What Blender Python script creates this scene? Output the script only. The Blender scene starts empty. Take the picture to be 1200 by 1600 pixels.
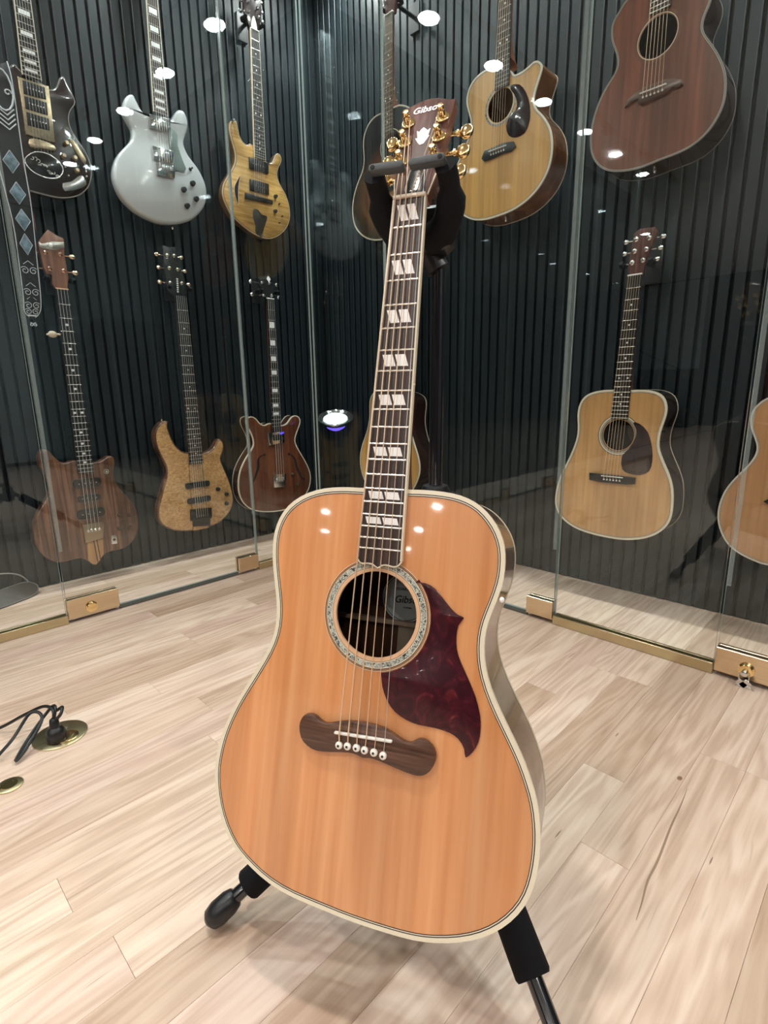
import bpy, bmesh, math, random
from mathutils import Vector, Matrix
from mathutils.geometry import tessellate_polygon

# ------------------------------------------------------------------ camera
scene = bpy.context.scene
COL = scene.collection
AZ, PITCH, ROLL, CAM_H, FPX = .7800, .226233, -.014965, .77, 834.0
WX, WY, GX, GY = -2.445, 2.02, -1.985, 1.575      # slat walls and glass fronts
ZC = 2.70
XE, YS = 3.0, -8.6
YR, XF = -3.05, -6.6          # where the left case ends and the room widens
def cam_axes():
    a = Vector((-math.sin(AZ), math.cos(AZ), 0))          # heading in the room frame
    rt = Vector((math.cos(AZ), math.sin(AZ), 0))
    zz = Vector((0, 0, 1))
    fw = a * math.cos(PITCH) - zz * math.sin(PITCH)
    up = a * math.sin(PITCH) + zz * math.cos(PITCH)
    r2 = rt * math.cos(ROLL) + up * math.sin(ROLL)
    u2 = -rt * math.sin(ROLL) + up * math.cos(ROLL)
    return r2, u2, fw
_r, _u, _f = cam_axes()
cd = bpy.data.cameras.new('camera')
cd.sensor_fit = 'HORIZONTAL'; cd.sensor_width = 36; cd.lens = FPX / 1200 * 36
cd.clip_start = .02; cd.clip_end = 60
cam = bpy.data.objects.new('camera', cd); COL.objects.link(cam)
m = Matrix((( _r.x, _u.x, -_f.x, 0), (_r.y, _u.y, -_f.y, 0), (_r.z, _u.z, -_f.z, CAM_H), (0, 0, 0, 1)))
cam.matrix_world = m
scene.camera = cam

# ------------------------------------------------------------------ light and exposure
w = bpy.data.worlds.new('world'); scene.world = w; w.use_nodes = True
w.node_tree.nodes['Background'].inputs[0].default_value = (.5, .55, .6, 1)
w.node_tree.nodes['Background'].inputs[1].default_value = .02
vs = scene.view_settings
vs.view_transform = 'Standard'; vs.look = 'None'; vs.gamma = 1.0; vs.use_curve_mapping = False
vs.exposure = 0.0
scene.cycles.use_denoising = True
scene.cycles.caustics_reflective = False; scene.cycles.caustics_refractive = False
scene.cycles.transparent_max_bounces = 24; scene.cycles.max_bounces = 9; scene.cycles.glossy_bounces = 6
scene.cycles.sample_clamp_indirect = 40.0
ROOM_W, CASE_W = 11.5, 4.2
ROOM_LIGHTS = [(-.75,.14),(-1.07,-3.34),(-2.88,-4.71),(.5,-3.4),(.39,-4.66),(-.87,-6.65),(-.87,-7.8),(.58,-5.4),(.55,-6.6),(.58,-7.9),(1.5,1.2),(1.5,.13),(1.45,-1.3),(-.75,-1.3),(1.45,-3.2)]
CASE_N = [-1.58,-.96,-.34,.31,.93,1.55]
CASE_W_Y = [1.84,1.22,.56,-.06,-.68,-1.33,-1.93,-2.56]

# ------------------------------------------------------------------ materials
MATS = {}
def _nt(name):
    mt = bpy.data.materials.new(name); mt.use_nodes = True
    nt = mt.node_tree; return mt, nt, nt.nodes['Principled BSDF']
def mat(name, col, rough=.4, metal=0., coat=0., spec=.5, emit=None, es=0., noise=0., nscale=(40,40,40), bump=0., trans=0., alpha=1.):
    if name in MATS: return MATS[name]
    mt, nt, b = _nt(name)
    b.inputs['Roughness'].default_value = rough; b.inputs['Metallic'].default_value = metal
    b.inputs['Coat Weight'].default_value = coat; b.inputs['Coat Roughness'].default_value = .04
    b.inputs['Specular IOR Level'].default_value = spec
    b.inputs['Base Color'].default_value = (*col, 1)
    b.inputs['Transmission Weight'].default_value = trans
    if emit: b.inputs['Emission Color'].default_value = (*emit, 1); b.inputs['Emission Strength'].default_value = es
    if noise or bump:
        tc = nt.nodes.new('ShaderNodeTexCoord'); mp = nt.nodes.new('ShaderNodeMapping'); nz = nt.nodes.new('ShaderNodeTexNoise')
        mp.inputs['Scale'].default_value = nscale; nz.inputs['Scale'].default_value = 1; nz.inputs['Detail'].default_value = 4
        nt.links.new(tc.outputs['Object'], mp.inputs[0]); nt.links.new(mp.outputs[0], nz.inputs['Vector'])
        if noise:
            cr = nt.nodes.new('ShaderNodeValToRGB')
            cr.color_ramp.elements[0].position = .3; cr.color_ramp.elements[1].position = .7
            cr.color_ramp.elements[0].color = (*[c*(1-noise) for c in col], 1); cr.color_ramp.elements[1].color = (*[min(1,c*(1+noise)) for c in col], 1)
            nt.links.new(nz.outputs['Fac'], cr.inputs[0]); nt.links.new(cr.outputs[0], b.inputs['Base Color'])
        if bump:
            bp = nt.nodes.new('ShaderNodeBump'); bp.inputs['Strength'].default_value = bump; bp.inputs['Distance'].default_value = .002
            nt.links.new(nz.outputs['Fac'], bp.inputs['Height']); nt.links.new(bp.outputs[0], b.inputs['Normal'])
    MATS[name] = mt; return mt
def ramp_mat(name, stops, scale, rough=.3, coat=0., scale2=None, mix2=.35, dist=0., bump=0., rnd=0., spec=.5, detail=6, cr=.04):
    """wood: stretched noise through a colour ramp, a broader band of the same multiplied in"""
    if name in MATS: return MATS[name]
    mt, nt, b = _nt(name); N = nt.nodes.new; K = nt.links.new
    b.inputs['Roughness'].default_value = rough; b.inputs['Coat Weight'].default_value = coat; b.inputs['Coat Roughness'].default_value = cr
    b.inputs['Specular IOR Level'].default_value = spec
    tc = N('ShaderNodeTexCoord'); vec = tc.outputs['Object']
    if rnd:
        oi = N('ShaderNodeObjectInfo'); ad = N('ShaderNodeVectorMath'); ad.operation = 'ADD'
        ml = N('ShaderNodeMath'); ml.operation = 'MULTIPLY'; ml.inputs[1].default_value = 37.
        K(oi.outputs['Random'], ml.inputs[0]); K(vec, ad.inputs[0]); K(ml.outputs[0], ad.inputs[1]); vec = ad.outputs[0]
    mp = N('ShaderNodeMapping'); mp.inputs['Scale'].default_value = scale
    nz = N('ShaderNodeTexNoise'); nz.inputs['Scale'].default_value = 1; nz.inputs['Detail'].default_value = detail; nz.inputs['Distortion'].default_value = dist
    K(vec, mp.inputs[0]); K(mp.outputs[0], nz.inputs['Vector'])
    rp = N('ShaderNodeValToRGB'); el = rp.color_ramp.elements
    while len(el) < len(stops): el.new(.5)
    for e, (p, c) in zip(el, stops): e.position = p; e.color = (*c, 1)
    K(nz.outputs['Fac'], rp.inputs[0]); col = rp.outputs[0]
    if scale2:
        mp2 = N('ShaderNodeMapping'); mp2.inputs['Scale'].default_value = scale2
        nz2 = N('ShaderNodeTexNoise'); nz2.inputs['Scale'].default_value = 1; nz2.inputs['Detail'].default_value = 3
        K(vec, mp2.inputs[0]); K(mp2.outputs[0], nz2.inputs['Vector'])
        mr = N('ShaderNodeMapRange'); mr.inputs[1].default_value = .3; mr.inputs[2].default_value = .7; mr.inputs[3].default_value = 1-mix2; mr.inputs[4].default_value = 1+mix2*.5
        K(nz2.outputs['Fac'], mr.inputs[0])
        vm = N('ShaderNodeVectorMath'); vm.operation = 'SCALE'; K(col, vm.inputs[0]); K(mr.outputs[0], vm.inputs[3]); col = vm.outputs[0]
    if rnd:
        mr = N('ShaderNodeMapRange'); mr.inputs[3].default_value = 1-rnd; mr.inputs[4].default_value = 1+rnd*.35
        K(oi.outputs['Random'], mr.inputs[0])
        vm = N('ShaderNodeVectorMath'); vm.operation = 'SCALE'; K(col, vm.inputs[0]); K(mr.outputs[0], vm.inputs[3]); col = vm.outputs[0]
    K(col, b.inputs['Base Color'])
    if bump:
        bp = N('ShaderNodeBump'); bp.inputs['Strength'].default_value = bump; bp.inputs['Distance'].default_value = .001
        K(nz.outputs['Fac'], bp.inputs['Height']); K(bp.outputs[0], b.inputs['Normal'])
    MATS[name] = mt; return mt
def glass_mat(name, tint, edge=False):
    mt = bpy.data.materials.new(name); mt.use_nodes = True; nt = mt.node_tree; nt.nodes.clear(); N = nt.nodes.new; K = nt.links.new
    o = N('ShaderNodeOutputMaterial'); mx = N('ShaderNodeMixShader'); tr = N('ShaderNodeBsdfTransparent'); gl = N('ShaderNodeBsdfGlossy')
    tr.inputs[0].default_value = (*tint, 1); gl.inputs['Roughness'].default_value = 0.0; gl.inputs['Color'].default_value = (.84,.96,1.0,1)
    lw = N('ShaderNodeLayerWeight'); pw = N('ShaderNodeMath'); pw.operation = 'POWER'; pw.inputs[1].default_value = 5.
    ma = N('ShaderNodeMath'); ma.operation = 'MULTIPLY_ADD'; ma.inputs[1].default_value = .95; ma.inputs[2].default_value = .040
    K(lw.outputs['Facing'], pw.inputs[0]); K(pw.outputs[0], ma.inputs[0]); K(ma.outputs[0], mx.inputs[0]); K(tr.outputs[0], mx.inputs[1]); K(gl.outputs[0], mx.inputs[2]); K(mx.outputs[0], o.inputs[0])
    return mt
GLASS = glass_mat('clear_glass', (.97,.985,.98))
GEDGE = mat('glass_edge', (.42,.52,.5), rough=.15, spec=.8)
def seal_mat():
    mt = bpy.data.materials.new('clear_seal'); mt.use_nodes = True; nt = mt.node_tree; b = nt.nodes['Principled BSDF']
    b.inputs['Base Color'].default_value = (.45,.55,.54,1); b.inputs['Roughness'].default_value = .15
    tr = nt.nodes.new('ShaderNodeBsdfTransparent'); mx = nt.nodes.new('ShaderNodeMixShader'); mx.inputs[0].default_value = .20
    nt.links.new(tr.outputs[0], mx.inputs[1]); nt.links.new(b.outputs[0], mx.inputs[2]); nt.links.new(mx.outputs[0], nt.nodes['Material Output'].inputs[0]); return mt
SEAL = seal_mat()
SLAT = mat('slat_black', (.008,.014,.018), rough=.45, spec=.4, noise=.12, nscale=(60,60,3), bump=.04)
FELT = mat('felt_black', (.006,.008,.009), rough=.9)
BRASS = mat('brushed_brass', (.76,.60,.40), rough=.24, metal=1, noise=.08, nscale=(8,8,200))
PBRASS = mat('satin_brass', (.62,.52,.32), rough=.32, metal=1)
GOLD = mat('gold_plate', (.95,.70,.34), rough=.14, metal=1)
CHROME = mat('chrome', (.82,.85,.86), rough=.10, metal=1)
NICKEL = mat('nickel', (.75,.75,.72), rough=.22, metal=1)
BLACK = mat('black_plastic', (.012,.013,.015), rough=.35)
RUBBER = mat('rubber_grey', (.055,.065,.072), rough=.6, bump=.2, nscale=(300,300,300))
FOAM = mat('foam_black', (.006,.006,.008), rough=.8, spec=.2)
STEEL = mat('black_steel', (.01,.011,.014), rough=.14, coat=.8)
CREAM = mat('cream_binding', (.80,.74,.58), rough=.25, coat=.4)
WHITE = mat('white_plastic', (.85,.85,.82), rough=.25)
PEARL = mat('pearl', (.96,.97,.98), rough=.3, coat=.2, noise=.04, nscale=(90,240,90))
FRET = mat('fret_wire', (.80,.78,.72), rough=.25, metal=.6)
STRING = mat('bronze_string', (.86,.66,.46), rough=.3, metal=.5)
STEELSTR = mat('steel_string', (.66,.68,.66), rough=.3, metal=.6)
DARK = mat('hole_dark', (.006,.005,.005), rough=.8)
ROSE = ramp_mat('rosewood_board', [(.3,(.018,.009,.008)),(.55,(.050,.025,.020)),(.75,(.10,.055,.042))], (160,7,160), rough=.38, scale2=(30,3,30))
EBONY = mat('ebony_board', (.016,.015,.015), rough=.35, noise=.4, nscale=(200,8,200))
BRIDGEW = ramp_mat('rosewood_bridge', [(.3,(.045,.02,.013)),(.55,(.10,.048,.03)),(.75,(.19,.10,.065))], (12,190,60), rough=.32, dist=.6)
SPRUCE = ramp_mat('amber_spruce', [(.25,(.58,.22,.070)),(.5,(.70,.305,.118)),(.78,(.80,.41,.19))], (60,2.2,10), rough=.32, coat=1., scale2=(16,1.2,10), mix2=.22, detail=5)
NSPRUCE = ramp_mat('natural_spruce', [(.25,(.55,.28,.095)),(.5,(.66,.37,.15)),(.78,(.76,.46,.21))], (70,2.2,10), rough=.3, coat=.8, scale2=(9,3,10), mix2=.25)
YSPRUCE = ramp_mat('golden_spruce', [(.25,(.60,.31,.075)),(.5,(.72,.41,.12)),(.78,(.80,.50,.18))], (80,2.,10), rough=.3, coat=.8, scale2=(22,1.5,10), mix2=.25)
MAHOG = ramp_mat('red_mahogany', [(.25,(.11,.030,.013)),(.5,(.19,.055,.024)),(.78,(.28,.095,.045))], (70,2.6,20), rough=.3, coat=.7, scale2=(14,1.2,10), mix2=.45)
WALNUT = ramp_mat('walnut', [(.30,(.030,.012,.008)),(.5,(.12,.048,.026)),(.72,(.30,.145,.078))], (75,3,20), rough=.3, coat=.7, scale2=(16,2,10), mix2=.4, dist=.7)
QUILT = ramp_mat('quilted_maple', [(.3,(.42,.21,.075)),(.5,(.62,.36,.15)),(.72,(.80,.54,.27))], (55,90,40), rough=.3, coat=.7, scale2=(9,9,9), mix2=.2, dist=1.6, detail=3)
REDWOOD = ramp_mat('sapele_top', [(.28,(.085,.026,.012)),(.5,(.14,.045,.020)),(.75,(.21,.075,.035))], (60,1.6,20), rough=.3, coat=.8, scale2=(20,1,10), mix2=.3)
SIDEWOOD = ramp_mat('rosewood_side', [(.3,(.050,.022,.014)),(.55,(.12,.058,.034)),(.75,(.20,.11,.07))], (30,7,30), rough=.2, coat=.5, scale2=(60,5,60), mix2=.5, spec=.5)
HONEYSIDE = ramp_mat('honey_side', [(.3,(.12,.042,.014)),(.55,(.22,.085,.026)),(.75,(.34,.15,.05))], (20,9,20), rough=.2, coat=.8)
MAHSIDE = ramp_mat('mahogany_neck', [(.3,(.12,.04,.02)),(.6,(.20,.075,.04)),(.8,(.28,.12,.065))], (60,4,60), rough=.3, coat=.5)
HEADWOOD = ramp_mat('rosewood_headplate', [(.3,(.06,.022,.018)),(.55,(.14,.062,.050)),(.75,(.25,.135,.11))], (150,5,60), rough=.45, coat=0., scale2=(45,3,30), mix2=.5, spec=.2)
TORT = ramp_mat('tortoiseshell', [(.42,(.030,.003,.008)),(.58,(.060,.006,.012)),(.68,(.11,.014,.016)),(.76,(.40,.09,.06))], (44,30,44), rough=.3, coat=.15, dist=2.2, detail=5, spec=.3)
DTORT = ramp_mat('dark_tortoise', [(.4,(.012,.004,.008)),(.62,(.035,.010,.014)),(.8,(.10,.03,.03))], (40,30,40), rough=.16, coat=.8, dist=2.)
ABALONE = ramp_mat('abalone', [(.36,(.05,.05,.045)),(.46,(.30,.31,.28)),(.54,(.68,.72,.64)),(.66,(.14,.15,.14))], (240,240,50), rough=.15, coat=.6, dist=1.5, detail=2)
PALEWOOD = mat('pale_ring', (.72,.45,.27), rough=.4)
PINE = ramp_mat('maple_neck', [(.3,(.42,.22,.09)),(.7,(.62,.36,.17))], (80,3,40), rough=.35, coat=.5)
def floor_mat():
    mt, nt, b = _nt('oak_plank'); N = nt.nodes.new; K = nt.links.new
    def math_(op, a, c=None, d=None):
        n = N('ShaderNodeMath'); n.operation = op
        for i, v in enumerate((a, c, d)):
            if v is None: continue
            if isinstance(v, (int, float)): n.inputs[i].default_value = v
            else: K(v, n.inputs[i])
        return n.outputs[0]
    def noise(vec, sc, det=4, dist=0.):
        mp = N('ShaderNodeMapping'); mp.inputs['Scale'].default_value = sc; nz = N('ShaderNodeTexNoise'); nz.inputs['Scale'].default_value = 1; nz.inputs['Detail'].default_value = det; nz.inputs['Distortion'].default_value = dist
        K(vec, mp.inputs[0]); K(mp.outputs[0], nz.inputs['Vector']); return nz.outputs['Fac']
    b.inputs['Roughness'].default_value = .42; b.inputs['Coat Weight'].default_value = .15; b.inputs['Coat Roughness'].default_value = .22
    tc = N('ShaderNodeTexCoord'); oi = N('ShaderNodeObjectInfo'); r = oi.outputs['Random']
    off = N('ShaderNodeCombineXYZ'); K(math_('MULTIPLY', r, 31.), off.inputs[0]); K(math_('MULTIPLY', r, 57.), off.inputs[1])
    ad = N('ShaderNodeVectorMath'); ad.operation = 'ADD'; K(tc.outputs['Object'], ad.inputs[0]); K(off.outputs[0], ad.inputs[1]); v = ad.outputs[0]
    big = noise(v, (13,1.1,1), 3, .4)
    rings = math_('MULTIPLY_ADD', math_('SINE', math_('MULTIPLY', big, 62.)), .5, .5)
    fine = noise(v, (230,7,1), 5)
    med = noise(v, (34,2.2,1), 5, .8)
    g = math_('ADD', math_('MULTIPLY', rings, .22), math_('ADD', math_('MULTIPLY', fine, .26), math_('MULTIPLY', med, .55)))
    rp = N('ShaderNodeValToRGB'); el = rp.color_ramp.elements
    st = [(.30,(.57,.43,.35)),(.44,(.67,.52,.44)),(.56,(.74,.595,.515)),(.72,(.81,.69,.615))]
    while len(el) < len(st): el.new(.5)
    for e, (p, c) in zip(el, st): e.position = p; e.color = (*c,1)
    K(g, rp.inputs[0])
    tn = N('ShaderNodeValToRGB'); el = tn.color_ramp.elements; st = [(0.,(.80,.71,.60)),(.25,(1.03,.97,.90)),(.5,(.97,.88,.83)),(.72,(1.12,1.09,1.0)),(1.,(.92,.83,.74))]
    while len(el) < len(st): el.new(.5)
    for e, (p, c) in zip(el, st): e.position = p; e.color = (*c,1)
    K(r, tn.inputs[0])
    mu = N('ShaderNodeVectorMath'); mu.operation = 'MULTIPLY'; K(rp.outputs[0], mu.inputs[0]); K(tn.outputs[0], mu.inputs[1])
    kn = noise(v, (42,3.2,1), 2, 1.2)
    kf = N('ShaderNodeMapRange'); kf.inputs[1].default_value = .68; kf.inputs[2].default_value = .80; kf.inputs[3].default_value = 0.; kf.inputs[4].default_value = .6; K(kn, kf.inputs[0])
    mx = N('ShaderNodeMix'); mx.data_type = 'RGBA'; K(kf.outputs[0], mx.inputs[0]); K(mu.outputs[0], mx.inputs[6]); mx.inputs[7].default_value = (.30,.18,.11,1)
    K(mx.outputs[2], b.inputs['Base Color']); return mt
FLOORM = floor_mat()
WALLP = mat('pale_wall', (.58,.70,.75), rough=.8)
DWALL = mat('charcoal_wall', (.020,.024,.027), rough=.7)
CEILM = mat('ceiling_white', (.58,.67,.71), rough=.9)
LAMPRIM = mat('lamp_rim', (.85,.85,.84), rough=.5)
LAMPON = mat('lamp_lens', (1,1,1), emit=(1,.96,.92), es=130.)
LEATHER = mat('strap_leather', (.055,.045,.040), rough=.45, noise=.3, nscale=(60,60,60))

# ------------------------------------------------------------------ mesh helpers
class B:
    def __init__(s): s.v = []; s.f = []; s.m = []
    def add(s, vs, fs, mi=0):
        o = len(s.v); s.v += [tuple(v) for v in vs]; s.f += [tuple(i+o for i in f) for f in fs]; s.m += [mi]*len(fs); return s
    def box(s, c, d, mi=0, R=None):
        vs = [Vector((x*d[0]/2, y*d[1]/2, z*d[2]/2)) for z in (-1,1) for y in (-1,1) for x in (-1,1)]
        if R: vs = [R @ q for q in vs]
        vs = [q + Vector(c) for q in vs]
        return s.add(vs, [(0,2,3,1),(4,5,7,6),(0,1,5,4),(2,6,7,3),(0,4,6,2),(1,3,7,5)], mi)
    def bbox(s, c, d, r, mi=0, R=None):
        """box with chamfered edges on all sides"""
        hx, hy, hz = [q/2 for q in d]; vs = []; fs = []
        for z, k in ((-hz, 1), (-hz+r, 0), (hz-r, 0), (hz, 1)):
            e = r if k else 0
            x, y, q = hx-e, hy-e, r
            vs += [(x-q*(1-k),-y,z),(x,-y+q*(1-k),z),(x,y-q*(1-k),z),(x-q*(1-k),y,z),(-x+q*(1-k),y,z),(-x,y-q*(1-k),z),(-x,-y+q*(1-k),z),(-x+q*(1-k),-y,z)]
        vs = [Vector(v) for v in vs]
        for i in range(3):
            for j in range(8): fs.append((i*8+j, i*8+(j+1)%8, i*8+8+(j+1)%8, i*8+8+j))
        fs.append(tuple(range(7,-1,-1))); fs.append(tuple(range(24,32)))
        if R: vs = [R @ q for q in vs]
        return s.add([q+Vector(c) for q in vs], fs, mi)
    def prism(s, poly, z0, z1, mi=0, r=0., mside=None):
        """extrude 2D polygon (ccw or cw) with optional rounded rims"""
        poly = ccw(poly); n = len(poly); ms = mi if mside is None else mside
        if r > 0: rings = [(z0, r), (z0+r*.3, r*.3), (z0+r, 0), (z1-r, 0), (z1-r*.3, r*.3), (z1, r)]
        else: rings = [(z0, 0), (z1, 0)]
        vs = []
        for z, ins in rings:
            vs += [(x, y, z) for x, y in (inset(poly, ins) if ins else poly)]
        o = len(s.v); s.v += vs
        for k in range(len(rings)-1):
            for i in range(n):
                j = (i+1) % n; s.f.append((o+k*n+i, o+k*n+j, o+(k+1)*n+j, o+(k+1)*n+i)); s.m.append(ms)
        tri = tess([poly])
        last = (len(rings)-1)*n
        for a, b, c in tri:
            s.f.append((o+last+a, o+last+b, o+last+c)); s.m.append(mi)
            s.f.append((o+c, o+b, o+a)); s.m.append(ms)
        return s
    def ring(s, outer, inner, z0, z1, mi=0):
        """flat band between two same-length loops"""
        n = len(outer); vs = [(x,y,z1) for x,y in outer]+[(x,y,z1) for x,y in inner]+[(x,y,z0) for x,y in outer]+[(x,y,z0) for x,y in inner]
        fs = []
        for i in range(n):
            j = (i+1)%n
            fs += [(i,j,n+j,n+i),(2*n+j,2*n+i,3*n+i,3*n+j),(2*n+i,2*n+j,j,i),(n+i,n+j,3*n+j,3*n+i)]
        return s.add(vs, fs, mi)
    def tube(s, pts, r, n=8, mi=0, cap=True):
        pts = [Vector(p) for p in pts]; rs = r if isinstance(r,(list,tuple)) else [r]*len(pts)
        o = len(s.v); prev = None
        for i, p in enumerate(pts):
            t = (pts[min(i+1,len(pts)-1)]-pts[max(i-1,0)]).normalized()
            if prev is None:
                a = t.orthogonal().normalized()
            else:
                a = (prev - t*prev.dot(t)).normalized()
            prev = a; b = t.cross(a)
            for k in range(n):
                q = 2*math.pi*k/n; s.v.append(tuple(p + (a*math.cos(q)+b*math.sin(q))*rs[i]))
        for i in range(len(pts)-1):
            for k in range(n):
                k2 = (k+1)%n; s.f.append((o+i*n+k,o+i*n+k2,o+(i+1)*n+k2,o+(i+1)*n+k)); s.m.append(mi)
        if cap:
            s.f.append(tuple(o+k for k in range(n-1,-1,-1))); s.m.append(mi)
            e = o+(len(pts)-1)*n; s.f.append(tuple(e+k for k in range(n))); s.m.append(mi)
        return s
    def lathe(s, prof, n=20, mi=0, c=(0,0,0), R=None):
        """profile [(radius, height)] turned about local z"""
        o = len(s.v)
        for r, h in prof:
            for k in range(n):
                q = 2*math.pi*k/n; v = Vector((r*math.cos(q), r*math.sin(q), h))
                if R: v = R @ v
                s.v.append(tuple(v+Vector(c)))
        for i in range(len(prof)-1):
            for k in range(n):
                k2 = (k+1)%n; s.f.append((o+i*n+k,o+i*n+k2,o+(i+1)*n+k2,o+(i+1)*n+k)); s.m.append(mi)
        s.f.append(tuple(o+k for k in range(n-1,-1,-1))); s.m.append(mi)
        e = o+(len(prof)-1)*n; s.f.append(tuple(e+k for k in range(n))); s.m.append(mi)
        return s
    def ell(s, c, rad, nu=12, nv=8, mi=0, R=None):
        o = len(s.v); vs = []; fs = []
        for i in range(nv+1):
            t = math.pi*i/nv
            for k in range(nu):
                q = 2*math.pi*k/nu; v = Vector((rad[0]*math.sin(t)*math.cos(q), rad[1]*math.sin(t)*math.sin(q), rad[2]*math.cos(t)))
                if R: v = R @ v
                vs.append(v+Vector(c))
        for i in range(nv):
            for k in range(nu):
                k2 = (k+1)%nu; fs.append((i*nu+k, (i+1)*nu+k, (i+1)*nu+k2, i*nu+k2))
        return s.add(vs, fs, mi)
    def mesh(s, name, mats, angle=40):
        me = bpy.data.meshes.new(name); me.from_pydata(s.v, [], s.f); 
        for mt in mats: me.materials.append(mt)
        me.polygons.foreach_set('material_index', s.m)
        me.validate(clean_customdata=False)
        bm = bmesh.new(); bm.from_mesh(me); bmesh.ops.recalc_face_normals(bm, faces=bm.faces); bm.to_mesh(me); bm.free()
        me.polygons.foreach_set('use_smooth', [True]*len(me.polygons)); me.set_sharp_from_angle(angle=math.radians(angle)); me.update(); return me
    def build(s, name, mats, parent=None, angle=40):
        if not isinstance(mats, (list, tuple)): mats = [mats]
        o = bpy.data.objects.new(name, s.mesh(name, mats, angle)); COL.objects.link(o); o.parent = parent; return o
def area(p): return sum(p[i][0]*p[(i+1)%len(p)][1]-p[(i+1)%len(p)][0]*p[i][1] for i in range(len(p)))/2
def ccw(p): return list(p) if area(p) > 0 else list(p)[::-1]
def tess(loops): return tessellate_polygon([[Vector((x,y,0)) for x,y in l] for l in loops])
def inset(p, d):
    n = len(p); out = []
    for i in range(n):
        a, b, c = Vector(p[i-1]), Vector(p[i]), Vector(p[(i+1)%n])
        e1 = (b-a); e2 = (c-b)
        e1 = e1.normalized() if e1.length > 1e-9 else Vector((1,0)); e2 = e2.normalized() if e2.length > 1e-9 else e1
        n1 = Vector((-e1.y, e1.x)); n2 = Vector((-e2.y, e2.x)); k = n1+n2
        if k.length < 1e-6: k = n1
        k.normalize(); dd = d/max(.5, k.dot(n1)); q = b+k*dd; out.append((q.x, q.y))
    return out
def smooth(p, k=3, closed=True):
    """Catmull-Rom through the points"""
    n = len(p); out = []
    rng = range(n) if closed else range(n-1)
    for i in rng:
        if closed: a,b,c,d = [Vector(p[(i+j)%n]) for j in (-1,0,1,2)]
        else: a,b,c,d = [Vector(p[min(max(i+j,0),n-1)]) for j in (-1,0,1,2)]
        for t in range(k):
            t /= k; q = .5*((2*b)+(c-a)*t+(2*a-5*b+4*c-d)*t*t+(3*b-a-3*c+d)*t**3); out.append(tuple(q))
    if not closed: out.append(tuple(p[-1]))
    return out
def relax(p, it=1):
    for _ in range(it): p = [tuple((Vector(p[i-1])+Vector(p[i])*2+Vector(p[(i+1)%len(p)]))/4) for i in range(len(p))]
    return p
def circ(cx, cy, r, n=48, ry=None): return [(cx+r*math.cos(2*math.pi*i/n), cy+(ry or r)*math.sin(2*math.pi*i/n)) for i in range(n)]
def rrect(cx, cy, w, h, r, n=4, rot=0.):
    out = []
    for sx, sy, a0 in ((1,1,0),(-1,1,90),(-1,-1,180),(1,-1,270)):
        for i in range(n+1):
            a = math.radians(a0+90*i/n); x = sx*(w/2-r)+r*math.cos(a); y = sy*(h/2-r)+r*math.sin(a)
            out.append((cx+x*math.cos(rot)-y*math.sin(rot), cy+x*math.sin(rot)+y*math.cos(rot)))
    return out
def cen(p): return (sum(q[0] for q in p)/len(p), sum(q[1] for q in p)/len(p))
def tag(o, label=None, cat=None, group=None, kind=None):
    if label: o['label'] = label
    if cat: o['category'] = cat
    if group: o['group'] = group
    if kind: o['kind'] = kind
    return o
def empty(name, loc=(0,0,0), M=None):
    o = bpy.data.objects.new(name, None); COL.objects.link(o); o.empty_display_size = .05
    if M is not None: o.matrix_world = M
    else: o.location = loc
    return o
def kid(o, parent):
    c = o.copy(); COL.objects.link(c); c.parent = parent; return c

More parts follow.
